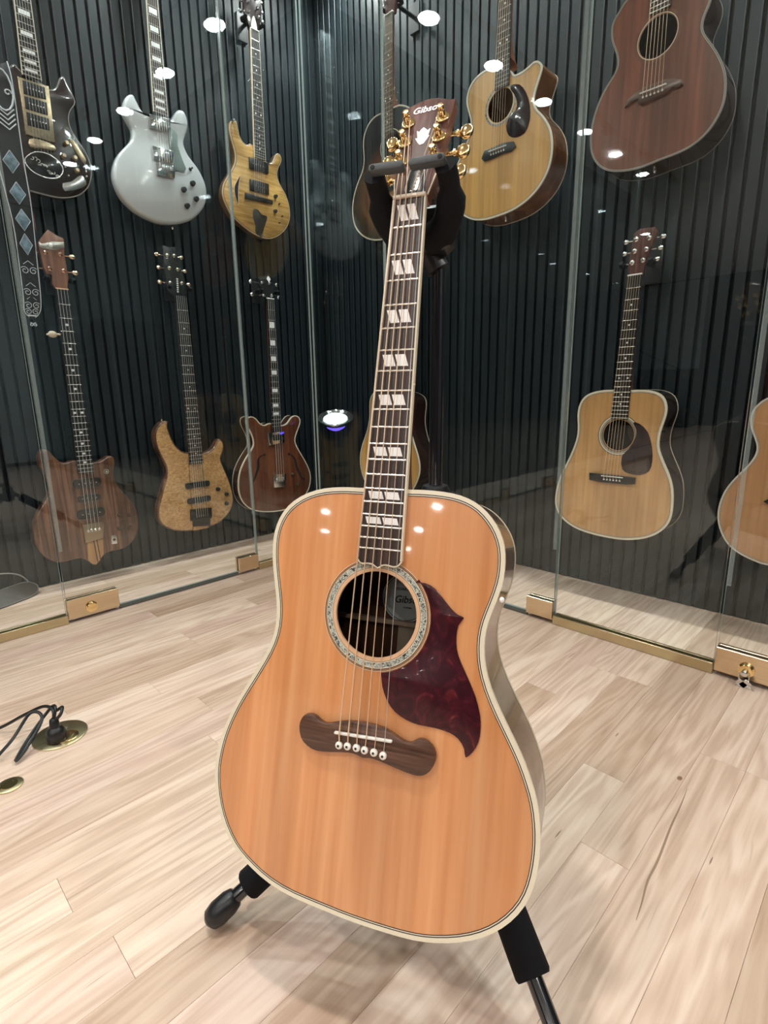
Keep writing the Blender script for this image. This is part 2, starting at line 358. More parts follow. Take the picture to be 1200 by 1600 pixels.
# ------------------------------------------------------------------ measured outlines (metres, each in its own guitar's plane)
MAIN = {'outline': [(-0.0304, -0.3602), (-0.0498, -0.3598), (-0.0716, -0.3613), (-0.0937, -0.3653), (-0.1158, -0.3748), (-0.1331, -0.3883), (-0.1433, -0.4048), (-0.1486, -0.422), (-0.1492, -0.4388), (-0.1479, -0.4553), (-0.1449, -0.4717), (-0.1402, -0.4919), (-0.1354, -0.5119), (-0.1332, -0.5322), (-0.1346, -0.5529), (-0.1418, -0.5744), (-0.1537, -0.5969), (-0.1658, -0.6195), (-0.1791, -0.6425), (-0.1892, -0.6652), (-0.1977, -0.6876), (-0.2022, -0.7094), (-0.2044, -0.7265), (-0.2048, -0.7474), (-0.199, -0.7729), (-0.19, -0.7973), (-0.175, -0.8199), (-0.1585, -0.8356), (-0.1381, -0.8468), (-0.111, -0.8595), (-0.0741, -0.8659), (-0.0434, -0.8667), (-0.0114, -0.869), (0.0192, -0.8688), (0.0488, -0.8679), (0.0699, -0.8663), (0.0903, -0.8638), (0.1171, -0.856), (0.1429, -0.8449), (0.1642, -0.8303), (0.1815, -0.8131), (0.1949, -0.7923), (0.2017, -0.7721), (0.205, -0.7496), (0.2057, -0.7246), (0.2035, -0.7053), (0.1996, -0.6846), (0.1924, -0.6661), (0.1837, -0.6462), (0.1729, -0.628), (0.1627, -0.6112), (0.1473, -0.5863), (0.1366, -0.5619), (0.1315, -0.5415), (0.1302, -0.5203), (0.1327, -0.5021), (0.1394, -0.4816), (0.1457, -0.4595), (0.1473, -0.4415), (0.1465, -0.4237), (0.1426, -0.4079), (0.1343, -0.3923), (0.1225, -0.3787), (0.1089, -0.3685), (0.0917, -0.3621), (0.0726, -0.3591), (0.0473, -0.3582), (0.0275, -0.3589)], 'guard': [(0.0471, -0.4668), (0.0587, -0.4665), (0.0707, -0.4716), (0.081, -0.4815), (0.0913, -0.4921), (0.1001, -0.4983), (0.1067, -0.5005), (0.1011, -0.5099), (0.0997, -0.5228), (0.1014, -0.537), (0.1071, -0.5505), (0.1156, -0.5652), (0.1261, -0.5847), (0.133, -0.6046), (0.1348, -0.62), (0.1336, -0.6343), (0.1282, -0.6459), (0.1208, -0.6537), (0.1183, -0.6445), (0.1112, -0.6354), (0.1007, -0.6305), (0.0838, -0.6285), (0.0648, -0.6287), (0.0492, -0.6263), (0.0348, -0.6199), (0.0239, -0.6089), (0.0164, -0.5934), (0.0134, -0.5773)], 'bridge': [(-0.0838, -0.6508), (-0.0852, -0.6589), (-0.0817, -0.6719), (-0.072, -0.6795), (-0.0585, -0.6834), (-0.0374, -0.6798), (-0.0168, -0.6757), (-0.0043, -0.6764), (0.002, -0.6787), (0.0099, -0.6761), (0.0241, -0.6775), (0.0441, -0.6811), (0.0636, -0.6838), (0.0748, -0.6823), (0.0835, -0.675), (0.0881, -0.6633), (0.0877, -0.6545), (0.083, -0.6466), (0.0732, -0.6412), (0.0657, -0.6427), (0.0604, -0.6474), (0.0529, -0.6494), (0.0409, -0.6453), (0.0245, -0.6384), (0.0002, -0.6372), (-0.0244, -0.6399), (-0.0449, -0.647), (-0.0534, -0.6478), (-0.0603, -0.6443), (-0.0672, -0.6406), (-0.0759, -0.6415), (-0.081, -0.6454)], 'pins': [(-0.0286, -0.6687), (-0.0177, -0.6675), (-0.0062, -0.667), (0.0042, -0.6675), (0.0159, -0.6676), (0.0273, -0.6688)], 'saddle': [(-0.0362, -0.6551), (0.0368, -0.6507)], 'head': [(-0.0356, 0.1551), (-0.0265, 0.1603), (-0.0149, 0.1662), (-0.002, 0.1689), (0.0083, 0.1682), (0.018, 0.1635), (0.0246, 0.159), (0.0351, 0.1582), (0.0285, 0.0925), (0.0241, 0.0268)], 'postsL': [(-0.024, 0.1282), (-0.0237, 0.0943), (-0.0267, 0.0697)], 'postsR': [(0.0209, 0.1285), (0.0208, 0.0942), (0.0176, 0.0648)], 'logo': [(-0.0188, 0.1387), (0.0189, 0.1505), (-0.0193, 0.1483), (0.017, 0.1571)], 'crown': [(-0.0104, 0.0992), (-0.0073, 0.0985), (-0.01, 0.1121), (-0.0065, 0.1094), (-0.0046, 0.1135), (-0.0016, 0.1167), (0.0026, 0.1124), (0.0044, 0.11), (0.0079, 0.1131), (0.0063, 0.1012), (0.0083, 0.1007), (0.0023, 0.088), (-0.0024, 0.0865), (-0.0061, 0.0912)], 'label': [(0.002, -0.4998), (-0.033, -0.5041), (0.0044, -0.527)], 'end': [(-0.0264, -0.4487), (-0.0223, -0.4516), (-0.017, -0.4514), (-0.0118, -0.4501), (-0.0064, -0.4509), (-0.0009, -0.454), (0.0022, -0.4505), (0.009, -0.4488), (0.0177, -0.4509), (0.0246, -0.4513), (0.0285, -0.4485), (0.0298, -0.4432)], 'R': [[0.9114, -0.11281, 0.39577], [0.41152, 0.25609, -0.87468], [-0.00268, 0.96005, 0.27982]], 'T': [-0.4837, 0.5412, 0.9984], 'w': (0.0413, 0.0518), 'pole': [(0.0234, -0.0571), (0.0178, -0.3456)]}
WALLG = {
 'G1': {'w': 'W', 'off': 0.1, 'o': (0.684, 1.466), 'outline': [(-0.0543, 0.3923), (-0.0366, 0.3742), (0.0222, 0.36), (0.0447, 0.3476), (0.0627, 0.3583), (0.0751, 0.3738), (0.0845, 0.3972), (0.0983, 0.406), (0.106, 0.3841), (0.1278, 0.3374), (0.1063, 0.3057), (0.0955, 0.2731), (0.0999, 0.2408), (0.1179, 0.2118), (0.1404, 0.1791), (0.1534, 0.1386), (0.1511, 0.1026), (0.134, 0.0585), (0.0979, 0.0238), (0.0512, 0.0049), (0.0077, -0.0001), (-0.0696, 0.0041), (-0.1119, 0.0183), (-0.147, 0.0551), (-0.1539, 0.1053), (-0.134, 0.1679), (-0.1056, 0.2141), (-0.0998, 0.2537), (-0.1077, 0.2979), (-0.0809, 0.3589)], 'fb': [(-0.0275, 0.583), (0.0228, 0.6038), (0.023, 0.3664), (-0.0388, 0.3592)], 'frame': [(-0.0511, 0.353), (0.0416, 0.3546), (0.0384, 0.1794), (-0.0505, 0.1814)], 'pk': [[(-0.0388, 0.3456), (0.0283, 0.3462), (0.0273, 0.3097), (-0.0406, 0.3058)], [(-0.0397, 0.2982), (0.028, 0.2998), (0.0259, 0.2605), (-0.0413, 0.2602)], [(-0.0407, 0.2504), (0.0274, 0.2507), (0.0251, 0.2131), (-0.0425, 0.2098)]], 'tail': [(-0.0434, 0.1672), (-0.0096, 0.1745), (0.0326, 0.1673), (0.0315, 0.1503), (-0.005, 0.1489), (-0.0441, 0.1425)], 'oval': [(-0.0653, 0.1043), (-0.0314, 0.1336), (0.0099, 0.1383), (0.0413, 0.1233), (0.0549, 0.0968), (0.0383, 0.0692), (0.0029, 0.0565), (-0.0375, 0.0617), (-0.0628, 0.0803)], 'knobs': [(0.0757, 0.1883), (0.0611, 0.1432), (0.0984, 0.1464), (0.0996, 0.1055)], 'minis': [(0.0605, 0.1067), (0.0678, 0.0805), (0.1325, 0.1246), (0.1305, 0.1087), (0.1283, 0.0918)], 'plate': [(0.0897, 0.2032), (0.1017, 0.2052), (0.1185, 0.1819), (0.137, 0.152), (0.133, 0.1387), (0.1221, 0.1416), (0.1002, 0.177)], 'jack': [(0.0467, 0.0517), (0.0765, 0.0639), (0.1042, 0.0891), (0.12, 0.0907), (0.1285, 0.0684), (0.1055, 0.0476), (0.0498, 0.0264)]},
 'G2': {'w': 'W', 'off': 0.1, 'o': (1.113, 1.453), 'outline': [(-0.0348, 0.395), (-0.0562, 0.3964), (-0.0668, 0.412), (-0.077, 0.4307), (-0.0841, 0.4446), (-0.0964, 0.4431), (-0.1096, 0.4326), (-0.1202, 0.4154), (-0.128, 0.3929), (-0.1299, 0.3769), (-0.1233, 0.3603), (-0.1133, 0.343), (-0.1038, 0.327), (-0.1015, 0.3102), (-0.1065, 0.2914), (-0.121, 0.2693), (-0.144, 0.2447), (-0.1679, 0.2162), (-0.1854, 0.1833), (-0.1942, 0.1526), (-0.1947, 0.1207), (-0.1864, 0.0905), (-0.1724, 0.0645), (-0.1505, 0.0429), (-0.1241, 0.0251), (-0.0892, 0.0118), (-0.0528, 0.0034), (-0.015, 0.0001), (0.0248, 0.0058), (0.0661, 0.0171), (0.109, 0.0359), (0.1408, 0.0601), (0.1693, 0.0911), (0.1875, 0.1239), (0.1951, 0.1582), (0.192, 0.1935), (0.1781, 0.2259), (0.1598, 0.2532), (0.1333, 0.2778), (0.1154, 0.3007), (0.1067, 0.3256), (0.1133, 0.3512), (0.1249, 0.3748), (0.1324, 0.3972), (0.1336, 0.4212), (0.1258, 0.4423), (0.1149, 0.4523), (0.099, 0.4507), (0.0861, 0.4385), (0.0744, 0.4201), (0.063, 0.4028), (0.0435, 0.3993)], 'fb': [(-0.004, 0.7841), (0.0472, 0.8054), (0.0409, 0.4034), (-0.0172, 0.4042)], 'pk': [[(-0.0335, 0.3913), (0.054, 0.3982), (0.0424, 0.3463), (-0.0373, 0.3408)], [(-0.0352, 0.2788), (0.0527, 0.2807), (0.0451, 0.2349), (-0.0351, 0.2296)]], 'bridge': [(-0.0289, 0.2189), (0.0541, 0.2276), (0.0452, 0.1804), (-0.028, 0.1765)], 'guard': [(0.0443, 0.3716), (0.0665, 0.3631), (0.0789, 0.3517), (0.0746, 0.3102), (0.0911, 0.2602), (0.1035, 0.2323), (0.0925, 0.2151), (0.0585, 0.2127), (0.0479, 0.2237), (0.0585, 0.2688), (0.0507, 0.2869), (0.0391, 0.2872), (0.0371, 0.3399)], 'knobs': [(0.1269, 0.181), (0.0844, 0.1479), (0.1374, 0.1234), (0.0928, 0.0874)], 'switch': [(0.1229, 0.2353)]},
 'G3': {'w': 'W', 'off': 0.1, 'o': (1.564, 1.482), 'outline': [(-0.0157, 0.3866), (-0.0357, 0.3756), (-0.0545, 0.3778), (-0.0719, 0.3932), (-0.0812, 0.4196), (-0.0858, 0.4471), (-0.0917, 0.4579), (-0.1079, 0.4549), (-0.1184, 0.4375), (-0.123, 0.4112), (-0.1169, 0.377), (-0.1061, 0.3437), (-0.1017, 0.3157), (-0.1063, 0.2888), (-0.1227, 0.2589), (-0.146, 0.2275), (-0.1668, 0.1969), (-0.1784, 0.1685), (-0.1811, 0.1384), (-0.1723, 0.1106), (-0.1604, 0.0906), (-0.1484, 0.0704), (-0.1243, 0.0523), (-0.088, 0.0321), (-0.0458, 0.0124), (0.0084, -0.0001), (0.0496, 0.0009), (0.0928, 0.0164), (0.1381, 0.049), (0.168, 0.0875), (0.1805, 0.1271), (0.1788, 0.1678), (0.1652, 0.2097), (0.1404, 0.2404), (0.1212, 0.2678), (0.1154, 0.298), (0.1281, 0.3286), (0.1428, 0.3519), (0.1453, 0.3721), (0.1346, 0.3849), (0.1215, 0.3834), (0.11, 0.3669), (0.098, 0.3444), (0.0792, 0.3319), (0.0539, 0.3332)], 'fb': [(0.0076, 0.8369), (0.0538, 0.8443), (0.0514, 0.3326), (-0.0129, 0.3313)], 'pk': [[(-0.0374, 0.3261), (0.0661, 0.3267), (0.0627, 0.2814), (-0.0388, 0.2796)], [(-0.0399, 0.2359), (0.0621, 0.2384), (0.0585, 0.1905), (-0.0437, 0.1894)]], 'bridge': [(-0.0691, 0.1723), (0.0777, 0.1709), (0.0765, 0.1548), (-0.0735, 0.1485)], 'cut': [(-0.0278, 0.1137), (-0.0029, 0.1148), (0.016, 0.0989), (0.0439, 0.0984), (0.0397, 0.0757), (0.0245, 0.0449), (0.0149, 0.0191), (-0.0015, 0.0043), (-0.0257, 0.0159), (-0.0234, 0.044), (-0.0332, 0.0775)], 'slit': [(-0.0856, 0.242), (-0.1057, 0.2148), (-0.1222, 0.1849), (-0.1225, 0.1549), (-0.1136, 0.1229), (-0.1086, 0.1144), (-0.1052, 0.1436), (-0.1023, 0.1782), (-0.0946, 0.2137)], 'knobs': [(0.0976, 0.1939), (0.0913, 0.1278)], 'minis': [(0.1166, 0.1651), (0.1317, 0.1135), (0.1123, 0.0813)]},
 'G4': {'w': 'W', 'off': 0.1, 'o': (0.658, 0.075), 'outline': [(-0.0185, 0.4402), (-0.0452, 0.4316), (-0.0696, 0.4371), (-0.0907, 0.4643), (-0.1069, 0.4879), (-0.1258, 0.4896), (-0.1399, 0.4636), (-0.1411, 0.4309), (-0.1291, 0.3964), (-0.1201, 0.3561), (-0.123, 0.317), (-0.1443, 0.2863), (-0.1709, 0.2511), (-0.1887, 0.2091), (-0.1958, 0.1649), (-0.1918, 0.1179), (-0.1733, 0.0757), (-0.1423, 0.0475), (-0.1077, 0.0389), (-0.0707, 0.042), (-0.0445, 0.0388), (-0.0246, 0.0247), (-0.0106, 0.0056), (0.0053, -0.0003), (0.018, 0.0111), (0.0375, 0.0316), (0.0675, 0.0436), (0.1023, 0.042), (0.1389, 0.0498), (0.1729, 0.0813), (0.1938, 0.129), (0.1966, 0.18), (0.1838, 0.2268), (0.1588, 0.2684), (0.1341, 0.3061), (0.1211, 0.3415), (0.1198, 0.378), (0.1291, 0.407), (0.1271, 0.4372), (0.1052, 0.4423), (0.0753, 0.4247), (0.0424, 0.4223)], 'fb': [(-0.0029, 1.0749), (0.0408, 1.0716), (0.0405, 0.3874), (-0.0149, 0.3881)], 'head': [(0.001, 1.2763), (0.0258, 1.2616), (0.0486, 1.2541), (0.0508, 1.2386), (0.0454, 1.204), (0.0471, 1.1523), (0.0476, 1.1162), (0.0403, 1.088), (0.0408, 1.0716), (-0.0029, 1.0749), (-0.0109, 1.0911), (-0.0067, 1.1219), (-0.0236, 1.1215), (-0.0307, 1.1417), (-0.0347, 1.1848), (-0.0379, 1.2257), (-0.023, 1.2454)], 'posts': [(-0.0175, 1.1961), (0.0306, 1.1964), (-0.0106, 1.1427), (0.0343, 1.1407)], 'band': [(-0.0352, 1.2279), (-0.0259, 1.2243), (0.009, 1.237), (0.0484, 1.24), (0.0472, 1.2203), (0.0151, 1.2082), (-0.0281, 1.2084), (-0.0357, 1.2123)], 'pk': [[(-0.0341, 0.3686), (0.0646, 0.3608), (0.0609, 0.3224), (-0.0376, 0.3263)], [(-0.0263, 0.3013), (0.0537, 0.2965), (0.0511, 0.2667), (-0.0295, 0.2689)], [(-0.0389, 0.2445), (0.063, 0.2375), (0.0608, 0.1968), (-0.0409, 0.2009)]], 'bridge': [(-0.0265, 0.1778), (0.0446, 0.1795), (0.0526, 0.1626), (0.0425, 0.1088), (-0.0255, 0.1019), (-0.0255, 0.1354)], 'stripe': [(-0.0169, 0.1061), (0.0438, 0.1055), (0.0382, 0.0378), (0.0183, 0.0142), (0.0044, 0.0012), (-0.0093, 0.0072), (-0.0232, 0.0274)], 'stripe2': [(-0.0124, 0.3879), (0.0405, 0.3862), (0.0457, 0.3632), (0.0446, 0.1795), (0.0438, 0.1055), (-0.0169, 0.1061), (-0.0136, 0.3182)], 'knobs': [(0.1203, 0.1917), (0.1608, 0.1845), (0.1135, 0.1351), (0.1574, 0.1297)], 'jack': [(0.0758, 0.1113), (0.0987, 0.1097), (0.0971, 0.0719), (0.0741, 0.0738)], 'emb': [(0.091, 0.3814)], 'peg': [(-0.0111, 0.9121)]},
 'G5': {'w': 'W', 'off': 0.1, 'o': (1.128, 0.134), 'outline': [(-0.0231, 0.368), (-0.055, 0.38), (-0.0834, 0.4182), (-0.0968, 0.4634), (-0.1029, 0.49), (-0.0961, 0.5114), (-0.1227, 0.5127), (-0.1517, 0.4885), (-0.1663, 0.4508), (-0.1617, 0.3984), (-0.1411, 0.3436), (-0.1281, 0.2976), (-0.1428, 0.2454), (-0.1673, 0.1856), (-0.1874, 0.1252), (-0.1879, 0.0795), (-0.1647, 0.0427), (-0.112, 0.0134), (-0.0458, -0.0), (0.0245, 0.0006), (0.0985, 0.0111), (0.1555, 0.046), (0.1878, 0.1012), (0.1875, 0.1615), (0.1712, 0.2233), (0.1499, 0.2845), (0.1377, 0.3244), (0.1568, 0.361), (0.1602, 0.3989), (0.136, 0.4197), (0.118, 0.3928), (0.09, 0.367), (0.0488, 0.3567)], 'fb': [(-0.0185, 1.0321), (0.0388, 1.0404), (0.0424, 0.3106), (-0.0234, 0.3177)], 'head': [(-0.0469, 1.2326), (-0.0193, 1.2285), (0.009, 1.2346), (0.0151, 1.1837), (0.028, 1.1378), (0.0412, 1.0912), (0.0406, 1.0406), (-0.0185, 1.0321), (-0.0441, 1.0613), (-0.0481, 1.1357)], 'posts': [(-0.0313, 1.1965), (-0.0009, 1.1987), (-0.0281, 1.1462), (0.0093, 1.1457), (-0.0299, 1.0892), (0.0216, 1.0929)], 'pk': [[(-0.0517, 0.2287), (0.067, 0.2319), (0.0659, 0.1984), (-0.0524, 0.2027)], [(-0.0493, 0.1582), (0.0653, 0.1598), (0.0652, 0.1258), (-0.0502, 0.1301)]], 'bridge': [(-0.0402, 0.1046), (0.0645, 0.0966), (0.062, 0.0478), (0.0523, 0.0446), (0.0491, 0.0106), (-0.0318, 0.0214), (-0.0294, 0.0452), (-0.0434, 0.0526)], 'knobs': [(0.1087, 0.1798), (0.1506, 0.149), (0.1464, 0.1028)], 'stripe': [(-0.0234, 0.3177), (0.0424, 0.3106), (0.0451, 0.0005), (-0.0339, 0.0005)]},
 'G6': {'w': 'W', 'off': 0.12, 'o': (1.559, 0.152), 'outline': [(-0.0191, 0.4607), (-0.0495, 0.4495), (-0.0777, 0.4609), (-0.0986, 0.4864), (-0.126, 0.4974), (-0.1514, 0.4861), (-0.1517, 0.4553), (-0.1345, 0.4202), (-0.1219, 0.3801), (-0.1269, 0.3459), (-0.1641, 0.3049), (-0.2021, 0.2496), (-0.2202, 0.1925), (-0.223, 0.133), (-0.2052, 0.0798), (-0.1632, 0.037), (-0.0946, 0.0116), (-0.0098, 0.0), (0.0734, 0.0021), (0.1483, 0.0341), (0.2029, 0.0816), (0.2231, 0.1457), (0.2126, 0.2023), (0.1822, 0.2601), (0.1459, 0.3172), (0.1291, 0.3609), (0.1447, 0.4018), (0.1668, 0.4424), (0.1687, 0.4737), (0.1438, 0.4904), (0.1113, 0.4815), (0.0841, 0.4521), (0.0463, 0.444)], 'fb': [(0.0049, 1.0489), (0.0371, 1.0522), (0.0405, 0.4138), (-0.0167, 0.4125)], 'head': [(-0.0276, 1.1502), (-0.0055, 1.1494), (0.0179, 1.1631), (0.0415, 1.1283), (0.0471, 1.0944), (0.0371, 1.0522), (0.0049, 1.0489), (-0.0183, 1.0692), (-0.0309, 1.1081)], 'posts': [(-0.0177, 1.1212), (0.024, 1.1235), (-0.0142, 1.0651), (0.0313, 1.0671)], 'fl': [(-0.0629, 0.3031), (-0.0869, 0.2973), (-0.1023, 0.2787), (-0.1023, 0.2484), (-0.1166, 0.2146), (-0.1343, 0.1812), (-0.153, 0.1634)], 'fr': [(0.0862, 0.293), (0.1108, 0.2779), (0.125, 0.2552), (0.133, 0.2168), (0.1481, 0.1825), (0.16, 0.1593), (0.1755, 0.1496)], 'pk': [[(-0.0405, 0.412), (0.0565, 0.4127), (0.0551, 0.3562), (-0.037, 0.3483)]], 'bridge': [(-0.0227, 0.198), (0.0541, 0.1939), (0.0431, 0.1261), (-0.0252, 0.1303)], 'knobs': [(0.1045, 0.1803), (0.1311, 0.1226)]},
 'G7': {'w': 'N', 'off': 0.16, 'o': (-1.79, 1.423), 'outline': [(-0.0286, 0.4959), (-0.0724, 0.4948), (-0.1129, 0.4769), (-0.1396, 0.4414), (-0.1462, 0.3993), (-0.1428, 0.3475), (-0.1546, 0.3058), (-0.1823, 0.2738), (-0.2112, 0.228), (-0.2278, 0.1714), (-0.2215, 0.1089), (-0.1902, 0.0617), (-0.1375, 0.0244), (-0.0751, 0.0041), (-0.0044, -0.0005), (0.092, 0.0036), (0.1742, 0.0277), (0.2179, 0.067), (0.228, 0.1184), (0.2132, 0.175), (0.1873, 0.2286), (0.1787, 0.2777), (0.1873, 0.3216), (0.1847, 0.3739), (0.1659, 0.4252), (0.1314, 0.4647), (0.0873, 0.4877), (0.0603, 0.4937)], 'fb': [(0.0109, 0.8315), (0.0432, 0.8208), (0.0553, 0.3896), (-0.0336, 0.3978)], 'hole': [(-0.0558, 0.3735), (0.022, 0.4085), (0.0906, 0.3555), (0.0201, 0.2941)]},
 'G8': {'w': 'N', 'off': 0.16, 'o': (-1.222, 1.39), 'outline': [(-0.0231, 0.4949), (-0.058, 0.4958), (-0.0936, 0.4927), (-0.1269, 0.4783), (-0.1464, 0.4521), (-0.1514, 0.4205), (-0.1406, 0.3835), (-0.1293, 0.3506), (-0.1313, 0.3174), (-0.151, 0.2804), (-0.1801, 0.2408), (-0.2009, 0.202), (-0.2093, 0.1547), (-0.2022, 0.1077), (-0.1827, 0.0668), (-0.1511, 0.0326), (-0.1022, 0.0088), (-0.0494, 0.0001), (0.0068, 0.0014), (0.0607, 0.0069), (0.1121, 0.0227), (0.1559, 0.0492), (0.1879, 0.0853), (0.2046, 0.1241), (0.2092, 0.1654), (0.2044, 0.205), (0.1931, 0.2389), (0.1674, 0.2773), (0.142, 0.3045), (0.1309, 0.3311), (0.1344, 0.3565), (0.1427, 0.38), (0.153, 0.4061), (0.1565, 0.427), (0.1439, 0.4434), (0.127, 0.449), (0.1105, 0.4439), (0.0914, 0.4377), (0.0668, 0.4352), (0.0491, 0.4377), (0.0356, 0.456)], 'fb': [(-0.0077, 0.5681), (0.0323, 0.5524), (0.0327, 0.4048), (-0.0227, 0.414)], 'hole': [(-0.0479, 0.364), (0.0067, 0.4059), (0.0446, 0.3675), (-0.0162, 0.3134)], 'guard': [(0.0428, 0.4091), (0.0734, 0.4003), (0.0998, 0.3683), (0.1167, 0.3243), (0.1192, 0.2772), (0.1011, 0.2436), (0.0658, 0.2402), (0.0366, 0.2548), (0.0248, 0.2866), (0.0342, 0.3117), (0.0618, 0.3266), (0.0658, 0.3488), (0.0544, 0.3759), (0.0382, 0.397)], 'bridge': [(-0.0734, 0.2095), (-0.0601, 0.2333), (-0.035, 0.2325), (0.019, 0.2356), (0.0612, 0.2275), (0.0698, 0.2089), (0.0521, 0.1998), (0.0204, 0.2025), (-0.0282, 0.1972), (-0.0617, 0.1978)]},
 'G9': {'w': 'N', 'off': 0.16, 'o': (-0.692, 1.418), 'outline': [(-0.1043, 0.4669), (-0.1273, 0.4423), (-0.1432, 0.4182), (-0.1399, 0.3771), (-0.124, 0.3399), (-0.116, 0.3056), (-0.1293, 0.2789), (-0.1535, 0.2506), (-0.1724, 0.2149), (-0.1857, 0.1716), (-0.1893, 0.1293), (-0.1819, 0.0833), (-0.1595, 0.0453), (-0.1245, 0.019), (-0.0806, 0.0052), (-0.0237, -0.0002), (0.0296, 0.0063), (0.0851, 0.0112), (0.1243, 0.022), (0.1564, 0.0446), (0.1782, 0.0755), (0.1889, 0.1091), (0.1883, 0.1498), (0.1799, 0.1889), (0.1563, 0.2377), (0.1316, 0.2751), (0.1137, 0.3062), (0.115, 0.3335), (0.1248, 0.3569), (0.129, 0.3824), (0.1208, 0.413), (0.0927, 0.445), (0.0481, 0.4672), (0.003, 0.4776), (-0.043, 0.4799), (-0.0758, 0.4757)], 'fb': [(-0.032, 0.5016), (0.0186, 0.5005), (0.0254, 0.395), (-0.0305, 0.3957)], 'hole': [(-0.0532, 0.3304), (-0.0016, 0.3837), (0.0454, 0.3419), (-0.0112, 0.2886)], 'bridge': [(-0.0823, 0.1786), (-0.0737, 0.1963), (-0.0521, 0.207), (-0.0281, 0.2121), (0.0239, 0.2136), (0.0519, 0.208), (0.073, 0.1985), (0.0787, 0.1859), (0.0681, 0.1812), (0.0496, 0.1854), (0.0412, 0.1775), (-0.0339, 0.1687), (-0.0445, 0.1776), (-0.043, 0.1883), (-0.0603, 0.1873)]},
 'G10': {'w': 'N', 'off': 0.16, 'o': (-1.805, 0.224), 'outline': [(0.0277, 0.5338), (-0.0313, 0.5432), (-0.0882, 0.5346), (-0.123, 0.4919), (-0.1241, 0.4238), (-0.1434, 0.3477), (-0.1834, 0.2719), (-0.2024, 0.2085), (-0.1985, 0.1559), (-0.1797, 0.1012), (-0.1247, 0.0376), (-0.0339, -0.0002), (0.0626, 0.0066), (0.1381, 0.0575), (0.1866, 0.1244), (0.2023, 0.1831), (0.1925, 0.2387), (0.1695, 0.2933), (0.1468, 0.3539), (0.14, 0.4092), (0.1481, 0.4643), (0.1404, 0.5044), (0.093, 0.5275)], 'fb': [(0.0317, 1.0431), (0.094, 1.034), (0.0879, 0.4225), (-0.0081, 0.4203)], 'hole': [(-0.053, 0.3515), (0.0257, 0.4061), (0.0873, 0.3573), (0.0239, 0.2937)]},
 'G11': {'w': 'N', 'off': 0.16, 'o': (-0.724, 0.243), 'outline': [(-0.0182, 0.5131), (-0.0641, 0.5107), (-0.1072, 0.4983), (-0.1316, 0.4696), (-0.1385, 0.426), (-0.1326, 0.3747), (-0.1407, 0.3223), (-0.1643, 0.26), (-0.1891, 0.2035), (-0.2022, 0.1467), (-0.2034, 0.0985), (-0.1884, 0.0604), (-0.1532, 0.0297), (-0.1032, 0.0102), (-0.0402, 0.0018), (0.0271, 0.0004), (0.0766, 0.006), (0.1301, 0.0221), (0.1735, 0.0517), (0.1984, 0.0914), (0.203, 0.1409), (0.197, 0.2019), (0.1801, 0.2477), (0.1569, 0.2931), (0.1418, 0.3325), (0.1424, 0.3795), (0.1535, 0.426), (0.1546, 0.4586), (0.141, 0.4909), (0.1114, 0.5073), (0.0726, 0.5122), (0.0385, 0.5112)], 'fb': [(0.0005, 0.8674), (0.0442, 0.8642), (0.0393, 0.4163), (-0.0197, 0.4182)], 'hole': [(-0.0431, 0.3605), (0.0095, 0.412), (0.0572, 0.3654), (0.0176, 0.3141)], 'guard': [(0.0556, 0.4065), (0.0758, 0.4038), (0.1043, 0.3778), (0.1214, 0.3313), (0.1271, 0.2839), (0.1193, 0.2487), (0.0909, 0.234), (0.0569, 0.2356), (0.0337, 0.2476), (0.0266, 0.2899), (0.0496, 0.3198), (0.0668, 0.3555), (0.0677, 0.383)], 'bridge': [(-0.0782, 0.226), (-0.0275, 0.2258), (0.0299, 0.2257), (0.0796, 0.2251), (0.0802, 0.2024), (0.0532, 0.1979), (-0.0326, 0.1971), (-0.0764, 0.2014)], 'head': [(0.0025, 0.8671), (-0.0043, 0.8942), (0.0076, 0.9924), (0.0225, 1.0014), (0.0686, 0.9981), (0.0761, 0.982), (0.0494, 0.91), (0.0465, 0.8863), (0.0442, 0.8635)], 'posts': [(0.0156, 0.9729), (0.0543, 0.9704), (0.0136, 0.9389), (0.0486, 0.9388), (0.0088, 0.9056), (0.0414, 0.9082)]},
 'G12': {'w': 'N', 'off': 0.16, 'o': (-0.19, 0.247), 'outline': [(0.0, 0.506), (-0.04, 0.505), (-0.083, 0.4985), (-0.1172, 0.4833), (-0.1328, 0.4716), (-0.1477, 0.4512), (-0.1522, 0.4272), (-0.1471, 0.3965), (-0.1351, 0.3694), (-0.126, 0.3422), (-0.1289, 0.3176), (-0.1407, 0.292), (-0.1535, 0.2731), (-0.1744, 0.242), (-0.1924, 0.2069), (-0.2021, 0.1645), (-0.2027, 0.1266), (-0.1938, 0.0899), (-0.1754, 0.0548), (-0.1537, 0.0323), (-0.1236, 0.0156), (-0.0887, 0.0042), (-0.0584, -0.0002), (0.0584, -0.0002), (0.0887, 0.0042), (0.1236, 0.0156), (0.1537, 0.0323), (0.1754, 0.0548), (0.1938, 0.0899), (0.2027, 0.1266), (0.2021, 0.1645), (0.1924, 0.2069), (0.1744, 0.242), (0.1535, 0.2731), (0.1407, 0.292), (0.1289, 0.3176), (0.126, 0.3422), (0.1351, 0.3694), (0.1471, 0.3965), (0.1522, 0.4272), (0.1477, 0.4512), (0.1328, 0.4716), (0.1172, 0.4833), (0.083, 0.4985), (0.04, 0.505)], 'bt': [(-0.092, 0.1925)]},
